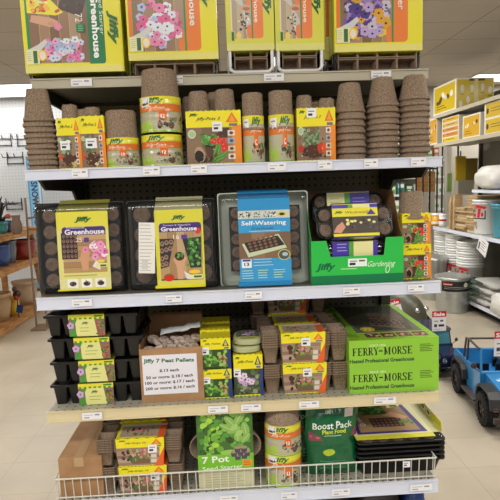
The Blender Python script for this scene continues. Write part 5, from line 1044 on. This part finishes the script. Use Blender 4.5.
# tool rack posts beyond
YT = 7.0
for i, (px, w_, zz_, c, lab, nm) in enumerate(((442, .018, 2.0, '2a2a2c', 'thin black metal post near the white post', 'metal_post'), (447.5, .07, 2.1, 'cfcac0', 'white square upright post at the end of the yellow box shelving', 'square_post'), (457.5, .018, 1.95, '1d1d20', 'long black handled tool leaning upright behind the lumber bundles', 'tool_handle'), (460, .015, 1.85, '3a3c3e', 'long grey handled tool leaning upright behind the lumber bundles', 'tool_handle'))):
    d = PY(px, 190, YT); o = MB().box(-w_/2, w_/2, -w_/2, w_/2, 0, zz_, C('post_'+c, c, .4)).build(nm, None, (d.x, YT, 0)); tag(o, lab, 'post' if 'post' in nm else 'long tool')
d = PY(450, 183, YT-.15); o = MB().box(-.03, .03, 0, .02, 0, .25, 'print', '7d9a52').build('green_tag', None, (d.x, YT-.058, 1.30)); tag(o, 'narrow green hanging card beside the white post', 'hang tag'); o.location.x = PY(447.5, 190, YT).x+.005
# ================================================================ shelving along the aisle
XA = 2.65; YA0, YA1 = 2.5, 6.5
ash = thing('aisle_shelving', 'grey metal shelving along the aisle carrying yellow boxes, lumber and buckets', 'shelving unit', (XA, YA0, 0)); L = YA1-YA0
MB().box(.62, .66, 0, L, 0, 2.5, C('aisle_back', '6f6c62', .7)).build('back_panel', ash)
for (z, y_a, y_b, dp) in ((.13, 0, L, .6), (.875, 0, L, .55), (1.915, 0, L, .45), (2.27, 0, L, .5)):
    s_ = MB().box(0.006, dp, y_a, y_b, z-.03, z-.002, 'shelf_grey').build('shelf', ash); MB().box(0, .006, y_a, y_b, z-.04, z, 'rail_white' if z < 1 else 'shelf_cream').build('price_rail', s_)
MB().box(  .1, .6, 0, L, 0, .095, C('kick_black', '101012', .7)).build('kick_base', ash)
for yy in (0, L/2, L-.04): MB().box(.58, .62, yy, yy+.04, 0, 2.5, 'steel_dark').build('upright', ash)
def ay(px, py=150, X=XA+.03): return PX(px, py, X).y
def ybox(p_near, p_far, pyb, pyt, z, face, label, inks, side='c9c6bc', dp=.35, X=XA+.03, near=None, fram='e4dfcc'):
    ya_, yb_ = ay(p_near, pyb), ay(p_far, pyb); h = PX(p_near, pyt, X).z-PX(p_near, pyb, X).z
    t = thing('fastener_box', label, 'box', (X, ya_, z), 0, 'yellow boxes on the aisle shelving'); Ly = yb_-ya_
    A = Art(40, 30, fram); A.rect(2, 2, 38, 28, face)
    if inks == 'big': A.scatter(5, 8, 36, 26, 7, ['e8e4da', '4a4028', 'd8d2c4'], 2, 4).lines(6, 4, 24, 9, 2, '5c4c14', .8)
    elif inks == 'slim': A.oval(5, 15, 2, 6, '3c3424').lines(10, 10, 34, 20, 2, '6a4c1c', 1.4)
    else: A.scatter(5, 12, 36, 26, 5, ['3c3424', 'e4dccc', 'c88a2c'], 1.6, 3.4).lines(5, 4, 22, 10, 2, '6a4c1c', .8)
    N_ = Art(50, 30, fram if near else side)
    if near:
        N_.rect(1, 1, 49, 28.5, near).rect(17, 27, 38, 29, '3c3424')
        for (x, y) in ((8, 20), (21, 20), (35, 21), (45, 18), (16, 9), (28, 7), (40, 8), (6, 5)): N_.oval(x, y, 2.6, 3.6, 'ddd6ca').rect(x-2.4, y-6, x+2.4, y-5.3, '6a5a1c')
        N_.rect(24, 2, 29, 29, 'd6c98a')
    m = MB().box(0, dp, 0, Ly, 0, h, 'print', side); m.art(A, plane((0, Ly, 0), (0, -Ly/40, 0), (0, 0, h/30), (-1, 0, 0))).art(N_, plane((0, 0, 0), (dp/50, 0, 0), (0, 0, h/30), (0, -1, 0)))
    m.build('printed_carton', t); return t, h
ybox(456, 433.5, 109, 78, 2.2705, 'cdb01c', 'large yellow box with white clothing drawings on the top board of the aisle shelving', 'big', near='cdb31c', dp=.44)
ybox(437, 429.5, 142, 115, 1.9155, 'd09a2c', 'yellow-orange box at the far end of the second board, beside five flat boxes', 'mid')
ys5 = [('cfa42c', 'topmost'), ('c9a85c', 'second from the top'), ('c98a4a', 'third from the top'), ('cb8840', 'fourth from the top'), ('d8bc1c', 'bottom')]
hbx = .057
for i, (c, w_) in enumerate(ys5):
    za = 1.9155+(4-i)*(hbx+.001); ya_, yb_ = ay(458.5, 142), ay(442, 142)
    t = thing('fastener_box', 'flat printed box in the pile of five on the aisle shelving, %s' % w_, 'box', (XA+.03, ya_, za), 0, 'yellow boxes on the aisle shelving'); Ly = yb_-ya_
    A = Art(40, 8, 'e0dac8'); A.rect(1.5, .8, 38.5, 7.2, c).oval(4, 4, 1, 1.6, '3c3424').lines(10, 3, 34, 5, 1, '5c441c', .9)
    MB().box(0, .33, 0, Ly, 0, hbx, 'print', 'd9d4c4').art(A, plane((0, Ly, 0), (0, -Ly/40, 0), (0, 0, hbx/8), (-1, 0, 0))).build('printed_carton', t)
ybox(480, 462.5, 137, 113, 1.9155, 'cfa220', 'yellow box with tool drawings between the five flat boxes and two orange-labelled boxes', 'mid', dp=.34)
t, hh_ = ybox(512, 484.5, 118, 101, 1.9155, 'cdac28', 'yellow box under an orange one at the near end of the second board', 'slim', dp=.36)
dup(t, (t.location.x, t.location.y+.002, 1.916+hh_), 0, 'orange-yellow box stacked on another at the near end of the second board')
# mid level shelf with bagged goods
za = PX(486, 190, XA).z; ya_, yb_ = 3.5, ay(474.5, 190, XA)
ms = MB().box(0.0, .58, ya_-YA0, yb_+.06-YA0, za-.03, za, 'rail_white').build('shelf', ash)
def sack(name, label, cat, loc, sx, sy, sz, mat, rz=0, rot=None, seed=1, grp=None):
    rnd = random.Random(seed); n, k_ = 20, 12; rings = []
    for j in range(k_+1):
        t_ = PI*(j+.05)/(k_+.1); ring = []
        for i in range(n):
            a_ = 2*PI*i/n; c, s = math.cos(a_), math.sin(a_); q = 1+.07*math.sin(5*a_+j)+.05*math.sin(3*a_-2*j+seed)+rnd.uniform(-.025, .025)
            sg = lambda v, e: math.copysign(abs(v)**e, v); ring.append((sx/2*math.sin(t_)**.5*sg(c, .6)*q, sy/2*math.sin(t_)**.5*sg(s, .6)*q, sz/2+sz/2*sg(math.cos(t_), .8)))
        rings.append(ring)
    o = MB().loft(rings[::-1], mat, cap0=True, cap1=True).build(name, None, loc); o.rotation_euler = rot or (0, 0, rz); return tag(o, label, cat, grp)
sack('plastic_bag', 'white plastic bag bulging over the edge of the middle board on the aisle shelving', 'bag', (XA+.17, yb_-.24, za+.0005), .46, .44, .25, 'bag_white', seed=3)
sack('cloth_bundle', 'blue and grey cloth bundle resting near the white plastic bag', 'cloth bundle', (XA+.14, yb_-.68, za+.0005), .34, .34, .12, C('cloth_blue', '4a5a94', .7), seed=5)
sack('plastic_bag', 'upright translucent bag standing behind the white plastic bag', 'bag', (XA+.42, yb_+.05, za+.0005), .20, .14, .42, C('bag_dull', 'b9b5ab', .4), seed=8)
# yellow card and grey box at the shelf back
for (px0, px1, py0, py1, mat, nm, lab, cat, dx) in ((456, 466, 156, 184, 'card_yellow', 'yellow_display_card', 'tall yellow display card hanging at the back of the aisle shelving', 'display card', .50), (466.5, 478, 158, 184, 'card_ochre', 'ochre_display_card', 'ochre display card hanging beside the yellow one at the shelf back', 'display card', .50), (458, 474, 180, 195, 'box_putty', 'putty_storage_box', 'blank putty-coloured box at the back of the aisle shelving above the lumber', 'storage box', .42)):
    C('card_yellow', 'b99a1a', .6); C('card_ochre', '7f6a24', .6); C('box_putty', '8f8c7c', .7)
    yy = 6.5 if 'box' not in nm else 6.3; p = PY(px0, py1, yy); q = PY(px1, py0, yy)
    o = MB().box(0, q.x-p.x, 0, .03 if 'card' in nm else .12, 0, q.z-p.z, mat).build(nm, None, (p.x, yy, p.z)); tag(o, lab, cat)
# lumber on the lower shelf
zl = .8755; rnd = random.Random(6)
ya_, yb_ = ay(477, 228), ay(448, 226)
Ls = (yb_-ya_)
k = 0
for col in range(2):
    nn = [15, 10][col]
    for i in range(nn):
        y = ya_+.02+col*Ls*.36; o = MB().box(0, .40, 0, Ls*.34, 0, .0235, ['lumber', 'lumber_pale'][(i*7+col) % 3 == 0]).build('pine_board', None, (XA+.012+rnd.uniform(0, .05), y+.002, zl+i*.0275)); 
        tag(o, 'short pine board lying in the %s pile beside the white bucket, %s' % (['taller', 'shorter'][col], ORD[nn-1-i]), 'wooden board', 'short pine boards')
for i in range(4):
    y = ya_+Ls*.74+i*Ls*.07; hh_ = [.36, .42, .33, .38][i]
    o = MB().box(0, .09, 0, Ls*.06, 0, hh_, 'lumber').build('pine_block', None, (XA+.02+.03*(i % 2), y, zl)); tag(o, 'upright pine block beside the board piles, %s from the buckets' % ['first', 'second', 'third', 'fourth'][i], 'wooden block', 'upright pine blocks')
m = MB(); rnd = random.Random(2)
for i in range(90):
    a_ = rnd.uniform(0, PI); q = rnd.uniform(.02, .11); y = rnd.uniform(-.12, .12); z = .02+rnd.uniform(0, .17); x = rnd.uniform(-.02, .08); m.tube([(x, y, z), (x+rnd.uniform(-.02, .02), y+.05*math.cos(a_), z+.03*math.sin(a_))], .006, 'lumber', 5)
# buckets on the lower shelf
def bucket(parent, r, h, mat, band=None, logo=False, lid=False):
    m = MB().lathe([(0, .004), (r*.86, .004), (r*.87, 0), (r*.88, .004), (r*.985, h*.93), (r*1.03, h*.93), (r*1.03, h), (r*.975, h), (r*.86, .01), (0, .01)], mat, 32)
    for q in (.885,): m.lathe([(r*(.87+.12*q), h*q-.004), (r*1.03, h*q-.004), (r*1.03, h*q+.004), (r*(.87+.12*q), h*q+.004)], mat, 32)
    m.build('bucket_body', parent)
    if logo:
        A = Art(30, 24); A.rect(4, 2, 26, 3.4, '2a2a2e').rect(4, 3, 5.4, 14, '2a2a2e').rect(24.6, 3, 26, 14, '2a2a2e').rect(4, 12, 11, 13.4, '2a2a2e').poly([(8, 18), (14, 22), (27, 19), (25, 16), (18, 17.5), (12, 17)], 'c8242c').poly([(16, 17), (20, 17), (18, 4), (14, 4)], 'c8242c').rect(7, 5, 12, 9, 'c8242c').rect(20, 6, 23, 11, 'c8242c').rect(5, 14, 11, 15.4, 'c8242c')
        def mp(u, v, o): ph = PI*1.0-.9+1.8*(30-u)/30 if False else PI+.35+(u/30-.5)*1.7; rr_ = r*(.885+.1*(.42+v/24*.5))+.0012+o; return Vector((rr_*math.cos(ph), rr_*math.sin(ph), h*(.40+v/24*.5)))
        MB().art(vsplit(A, 5), mp, 'print', [30*k/10 for k in range(1, 10)]).build('printed_label', parent)
yb1 = ay(487, 232, XA+.17); t = thing('bucket', 'white bucket with a red hammer picture on the lower board of the aisle shelving', 'bucket', (XA+.17, yb1, zl)); bucket(t, .15, .37, 'white_plastic', logo=True)
yb2 = ay(507, 236, XA+.17); t = thing('bucket', 'sky blue bucket beside the white one on the lower board', 'bucket', (XA+.17, min(yb2, yb1-.31), zl)); bucket(t, .15, .34, C('bucket_blue', '4f9fb4', .3))
# small tubs at the far end of the lower shelf
for (px, c, w_, lab) in ((436.5, 'd9a02c', .09, 'yellow and white printed tub at the far end of the lower board'), (442.5, 'e4e2de', .06, 'small white tub with a red band beside the yellow printed tub')):
    y = ay(px, 226, XA+.08); t = thing('plastic_tub', lab, 'tub', (XA+.08, y, zl)); r = w_*.72; hh_ = .16
    MB().lathe([(0, 0), (r, 0), (r*1.03, hh_*.2), (r*1.03, hh_*.85), (0, hh_*.85)], 'print', 24, col=c).build('tub_body', t); MB().lathe([(r*1.08, hh_*.85), (r*1.08, hh_), (0, hh_)], 'white_plastic', 24).build('lid', t)
    if px < 440: MB().lathe([(r*1.04, hh_*.15), (r*1.045, hh_*.35)], 'print', 24, col='e9e4da').build('label_band', t)
    else: MB().lathe([(r*1.04, hh_*.45), (r*1.045, hh_*.6)], 'print', 24, col='c4392c').build('label_band', t)
# hanging price card
p = PX(483, 243, XA-.02); t = tag(MB().box(0, .0015, -.10, .10, -.11, .06, 'matte', 'e6e4e4').art(Art(20, 17, 'e6e4e4').rect(2, 2, 5, 10, '55555c').lines(7, 3, 17, 14, 4, '66666e', .7), plane((0, .10, -.11), (0, -.2/20, 0), (0, 0, .17/17), (-1, 0, 0)), 'matte').build('price_card', None, (XA-.02, p.y, .80)), 'white price card hanging from the lower board of the aisle shelving', 'price card'); t.rotation_euler = (.38, 0, 0)
# nested white buckets on the base deck
zd = .1305
for s, (px, n, yoff, w_) in enumerate(((446, 6, 0, 'far'), (458, 6, 0, 'middle'), (470, 5, 0, 'near'))):
    X = XA+.19; y = ay(px, 270, X); base = None
    if s and y > yprev-.31: y = yprev-.31
    yprev = y
    for i in range(n):
        lab = 'white bucket in the %s nested stack behind the metal bin, %s' % (w_, ORD[n-1-i]); loc = (X, y, zd+i*.062)
        if base is None:
            base = thing('bucket', lab, 'bucket', loc, 0, 'nested white buckets under the lower board'); bucket(base, .15, .37, C('bucket_white', 'f2f2f0', .35), logo=True)
        else:
            c = base.copy(); COL.objects.link(c); c.location = loc; c['label'] = lab
            d = base.children[0].copy(); COL.objects.link(d); d.parent = c
# grey printed bags with dark green handles
for i in range(4):
    X = XA+.17; y = ay(492, 290, X); z = zd+i*.066
    t = thing('handled_sack', 'grey printed sack with a dark green handle beside the nested buckets, %s' % ORD[3-i], 'sack', (X+.02*(i % 2), y-.03*i, z), 0, 'grey sacks with green handles')
    rnd = random.Random(i); rings = [[(p[0]*s*(1+rnd.uniform(-.02, .02)), p[1]*s, zz_+rnd.uniform(-.004, .004)) for p in rrect(.36, .52, .09, 5)] for (s, zz_) in ((.8, 0), (.97, .02), (1, .035), (.95, .052), (.75, .064))]
    MB().loft(rings, C('sack_grey', 'aeaca6', .6), cap0=True, cap1=True).build('sack_body', t)
    MB().tube([(-.17, -.02, .03), (-.21, 0, .055), (-.215, .14, .062), (-.20, .24, .04), (-.12, .27, .05)], .011, 'dark_green_metal', 8).build('handle', t)
    A = Art(20, 6); A.rect(3, 1, 8, 5, '6a6a68').rect(11, 1.5, 17, 4.5, '7a7a76'); MB().art(A, plane((-.1815, .16, .015), (0, -.016, 0), (0, 0, .006), (-1, 0, 0))).build('printed_mark', t)
# white tarp bundle at the floor level near end
sack('tarp_roll', 'white woven roll with an orange mark lying low at the aisle shelving edge', 'roll', (XA+.05, ay(500, 310, XA)-.22, .1305), .34, .60, .24, 'bag_white', seed=11)
# ================================================================ galvanized bins
def bin_(label, px, pyb, r, h, mark):
    p = PZ(px, pyb, 0)-Vector((.045, 0, 0)); t = thing('metal_bin', label, 'metal bin', (p.x, p.y, 0), 0, 'galvanized bins on the floor')
    prof = [(0, .003), (r*.9, .003), (r*.92, 0)]+[(r*(.92+.08*k/30)+(.0025 if k % 3 == 1 else 0), h*.9*k/30+.004) for k in range(31)]+[(r*1.03, h*.91), (r*1.03, h*.93), (r*.98, h*.93)]
    MB().lathe(prof, 'galvanized', 36).build('bin_body', t)
    MB().lathe([(r*1.08, h*.89), (r*1.09, h*.95), (r*1.0, h*.96), (r*.8, h*.985), (r*.35, h*1.02), (0, h*1.03)], 'galvanized', 36).build('lid', t)
    MB().tube([(-.05, 0, h*1.02), (-.04, 0, h*1.07), (.04, 0, h*1.07), (.05, 0, h*1.02)], .006, 'galvanized', 8).build('handle', t)
    if mark:
        A = Art(50, 16, '1d1d1f'); A.rect(2, 10, 16, 14, 'c2301f').rect(3, 11, 15, 12, 'e8d8d0').lines(4, 3, 44, 8, 2, 'a8a8a8', .6).oval(36, 10, 4, 4, 'd8d4c0').oval(47, 9, 6, 6, '5a9a3a')
        def mp(u, v, o): ph = -PI/2-1.05+2.0*u/50; rr_ = r*.995+.004+o; return Vector((rr_*math.cos(ph), rr_*math.sin(ph), h*.60+v*h*.26/16))
        MB().art(A, mp, 'print', [50*k/12 for k in range(1, 12)]).build('printed_label', t)
    return t
bin_('galvanized metal bin with a lid and a black label, standing on the floor', 456, 310, .185, .42, True)
b2 = bin_('galvanized metal bin half hidden behind the black-labelled one', 437, 298, .15, .55, False)
# ================================================================ metal toy vehicles
def sale_tag(label, loc, w_, rz=0, name='sale_tag', tilt=0):
    A = Art(14, 20, 'e9e7ea'); A.rect(0, 14, 14, 20, 'c3262e').text('Sale', 7, 16.9, 11.5, 3.6, 'fbeef0', 0, .04).rect(2, 9.6, 6, 10.4, '55555c').rect(8, 9.4, 11, 11, '3a3a40').rect(2, 4, 5, 7, '44444c').rect(6.5, 4.4, 12, 6.6, '2f2f36').rect(2, 1.6, 8, 2.2, '9a9aa2')
    h_ = w_*20/14; m = MB().box(-w_/2, w_/2, -.0008, .0, 0, h_, 'matte', 'e9e7ea').art(A, front(-w_/2, w_/2, 0, h_, -.0009, A), 'matte')
    o = m.build(name, None, loc, (0, tilt, rz)); return tag(o, label, 'sale tag', 'red and white sale tags')
def wheel(parent, r, w_, loc):
    m = MB()
    M = Matrix.Rotation(PI/2, 4, 'Y')
    m.lathe([(r*.5, -w_/2), (r*.9, -w_/2), (r*.97, -w_*.38), (r*.98, w_*.38), (r*.9, w_/2), (r*.5, w_/2)], 'tyre', 32, M=M)
    for i in range(22):
        a_ = 2*PI*i/22
        for s in (-1, 1): m.box(s*w_*.25-w_*.22, s*w_*.25+w_*.22, -r*.055, r*.055, r*.93, r*1.03, 'tyre', M=Matrix.Rotation(a_+s*.07, 4, 'X'))
    o = m.build('wheel', parent, loc)
    k = MB().lathe([(0, -w_*.3), (r*.5, -w_*.3), (r*.52, w_*.3), (0, w_*.3)], C('rim_grey', '2c2d30', .4), 20, M=M)
    for s in (-1, 1):
        for i in range(5): k.box(s*w_*.36-.003, s*w_*.36+.003, -r*.07, r*.07, r*.05, r*.48, 'rust_bar', M=Matrix.Rotation(2*PI*i/5, 4, 'X'))
        k.lathe([(r*.44, s*w_*.38), (r*.52, s*w_*.42), (r*.5, s*w_*.3)], 'rust_bar', 20, M=M)
    k.build('wheel_rim', o); return o
def jeep(label, rear, frontp, col, open_top, name='metal_toy_jeep', scale=1.0):
    # local frame: +y backwards, x across; nose at -y
    d = Vector((rear[0]-frontp[0], rear[1]-frontp[1], 0)); wb = .44; ang = math.atan2(d.y, d.x)-PI/2
    t = thing(name, label, 'metal toy car', (frontp[0], frontp[1], 0), ang); wr = .090; hw = .135; z0 = .11
    for (x, y) in ((-hw, 0), (hw, 0), (-hw, wb), (hw, wb)): wheel(t, wr, .062, (x, y, wr*1.03))
    m = MB(); b = col
    prof = [(-.115, z0), (-.115, z0+.085), (-.10, z0+.105), (.145, z0+.125), (.15, z0)]
    m.prism(prof, 'x', -.095, .095, b)                             # bonnet
    m.prism([(.14, z0-.02), (.14, z0+.13), (.165, z0+.135), (.36, z0+.125), (.36, z0-.02)], 'x', -.125, -.117, b).prism([(.14, z0-.02), (.14, z0+.13), (.165, z0+.135), (.36, z0+.125), (.36, z0-.02)], 'x', .117, .125, b)
    m.box(-.117, .117, .14, .148, z0-.02, z0+.13, b).box(-.117, .117, .36, .60, z0-.02, z0+.02, b).box(-.117, .117, .148, .36, z0-.03, z0-.01, b)
    for s in (-1, 1):
        m.prism([(.36, z0-.02), (.36, z0+.125), (.60, z0+.125), (.60, z0-.02), (.535, z0-.02), (.51, z0+.05), (.37, z0+.05)][0:4], 'x', min(s*.117, s*.125), max(s*.117, s*.125), b)
    m.box(-.117, .117, .594, .60, z0+.02, z0+.125, b); m.build('car_body', t, bevel=.003)
    for s in (-1, 1):
        for (yc) in (0, wb):
            f = MB()
            P = [(yc+q[0], z0+.020+q[1]) for q in ((-.115, .0), (-.10, .055), (-.06, .082), (.06, .085), (.10, .055), (.118, -.02), (.108, -.02), (.09, .045), (.055, .072), (-.055, .070), (-.09, .045), (-.105, .0))]
            for i in range(5): f.prism([P[i], P[i+1], P[10-i], P[11-i]], 'x', min(s*.095, s*.158), max(s*.095, s*.158), C('arch_black', '2a2b2e', .5) if open_top else b)
            f.build('mudguard', t)
        MB().box(min(s*.12, s*.165), max(s*.12, s*.165), .12, .33, z0-.03, z0-.018, 'rust_bar').build('side_step', t)
    w_ = MB(); zt = z0+.255
    fr = [(-.112, .155, z0+.13), (-.105, .185, zt), (.105, .185, zt), (.112, .155, z0+.13)]
    for i in range(3): w_.tube([fr[i], fr[i+1]], .007, b if open_top else 'rust_bar', 8)
    w_.tube([fr[0], fr[3]], .007, b, 8); w_.build('windscreen_frame', t)
    MB().add([fr[0], fr[1], fr[2], fr[3]], [(0, 1, 2, 3)], 'clear' if open_top else 'glass_teal').build('windscreen', t) if not open_top else None
    g = MB()
    if open_top:
        for s in (-1, 1): g.tube([(s*.115, .185, zt), (s*.115, .36, zt+.006), (s*.115, .40, zt), (s*.115, .44, z0+.12)], .0065, 'rust_bar', 8).tube([(s*.115, .36, zt+.006), (s*.118, .37, z0+.12)], .0065, 'rust_bar', 8)
        g.tube([(-.115, .37, zt+.004), (.115, .37, zt+.004)], .0065, 'rust_bar', 8).tube([(-.115, .187, zt), (.115, .187, zt)], .0065, 'rust_bar', 8); g.build('roll_bar', t)
        for s in (-1, 1): MB().box(s*.055-.035, s*.055+.035, .22, .29, z0-.008, z0+.05, 'black_plastic').box(s*.055-.035, s*.055+.035, .285, .30, z0+.05, z0+.13, 'black_plastic').build('seat', t)
    else:
        g.prism([(.165, zt), (.185, zt+.018), (.56, zt+.018), (.60, zt)], 'x', -.12, .12, b)
        for s in (-1, 1):
            for y in (.19, .36, .58): g.box(s*.112-.006, s*.112+.006, y, y+.014, z0+.12, zt, b)
        g.box(-.115, .115, .588, .60, z0+.12, zt, b); g.build('hard_top', t)
        for s in (-1, 1): MB().box(s*.108-.001, s*.108+.001, .2, .58, z0+.12, zt, 'glass_teal').build('side_window', t)
    k = MB()
    for i in range(7): k.box(-.045+i*.015-.003, -.045+i*.015+.003, -.118, -.1145, z0+.015, z0+.075, 'black_plastic')
    k.build('grille', t)
    for s in (-1, 1):
        MB().lathe([(0, 0), (.016, .001), (.021, .008), (.023, 0)], 'chrome', 18, M=Matrix.Translation((s*.072, -.117, z0+.055)) @ Matrix.Rotation(PI/2, 4, 'X')).build('headlight', t)
        MB().box(s*.13-.012, s*.13+.012, -.112, -.10, z0+.015, z0+.032, C('amber', 'd9822c', .3)).build('indicator', t)
        MB().tube([(s*.115, .15, z0+.13), (s*.155, .135, z0+.16)], .003, 'rust_bar', 6).ball((s*.16, .133, z0+.175), .018, 'rust_bar', sc=(1, .35, 1)).build('mirror', t)
    MB().box(-.155, .155, -.165, -.145, z0-.03, z0-.002, 'rust_bar' if open_top else 'chrome').box(-.06, -.045, -.15, -.11, z0-.025, z0-.005, 'rust_bar').box(.045, .06, -.15, -.11, z0-.025, z0-.005, 'rust_bar').build('bumper', t)
    if open_top:
        A = Art(40, 20); A.items = []; A.poly([(4, 3), (34, 12), (34, 14), (4, 5)], 'cfe4f4').poly([(8, 2), (36, 9), (36, 10), (8, 3)], 'cfe4f4'); 
        MB().art(A, plane((-.08, .10, z0+.1222), (.004, 0, 0), (0, -.0098, -.0008), (0, 0, 1))).build('bonnet_stripe', t)
    t.scale = (scale,)*3
    return t
rp = PZ(463, 393, 0); fp = PZ(489, 425, 0)
cdir = (Vector((rp.x, rp.y, 0))-Vector((fp.x, fp.y, 0))).normalized(); side = Vector((-cdir.y, cdir.x, 0))  # wheels seen are those nearer the shelving
sh_ = Vector((cdir.y, -cdir.x, 0))*.135
sh_ = Vector((abs(sh_.x), sh_.y if sh_.x > 0 else -sh_.y, 0))
jb = jeep('sky blue open-top metal toy jeep standing on the tiled floor', (rp.x+sh_.x, rp.y+sh_.y), (fp.x+sh_.x, fp.y+sh_.y), 'jeep_blue', True, scale=1.12)
fn = PZ(450, 378, 0)
jn = jeep('dark navy closed metal toy jeep behind the lime green boxes', (fn.x-.01, fn.y+.50), (fn.x, fn.y+.06), 'jeep_navy', False); jn.scale = (.74, .72, .86)
p = Vector((rp.x, rp.y, 0)); 
JS = jb.location; sale_tag('red and white sale tag on the sky blue jeep', (PY(497, 352, JS.y+.16).x, JS.y+.10, PY(497, 356, JS.y+.10).z), .11, .1)
JS = jn.location; q = PY(439, 331, JS.y+.06); sale_tag('red and white sale tag on the navy jeep roof', (q.x, JS.y+.06, q.z), .11, 0)
# olive rounded vehicle
YO = 4.95; c_ = PY(402, 318, YO); 
t = thing('metal_toy_car', 'rounded dark olive metal toy car partly hidden behind the lime green boxes', 'metal toy car', (c_.x, YO, 0), .5); t.scale = (1.2, 1.2, 1.2) 
MB().loft([[(.125*s*math.cos(i*PI/10)*(1 if True else 1), .21*s*math.sin(i*PI/10)*1.1, z) for i in range(20)] for s, z in ((1, .07), (1.04, .11), (1.02, .16), (.93, .21), (.8, .25), (.62, .285), (.35, .305), (.05, .31))], 'jeep_olive', cap0=True, cap1=True).build('car_body', t)
for (x, y) in ((-.10, -.14), (.10, -.14), (-.10, .14), (.10, .14)): wheel(t, .065, .045, (x, y, .067))
MB().ball((.05, -.205, .2), .022, 'chrome').build('headlight', t); MB().ball((-.05, -.205, .2), .022, 'chrome').build('headlight', t); MB().box(.02, .10, -.05, .0, .29, .325, 'jeep_olive').build('roof_vent', t)
q = PY(397, 318, YO-.26); sale_tag('red and white sale tag on the dark olive toy car', (q.x, YO-.27, q.z), .13, 0, tilt=-.25)
# folded low stand under the olive car is hidden by the boxes
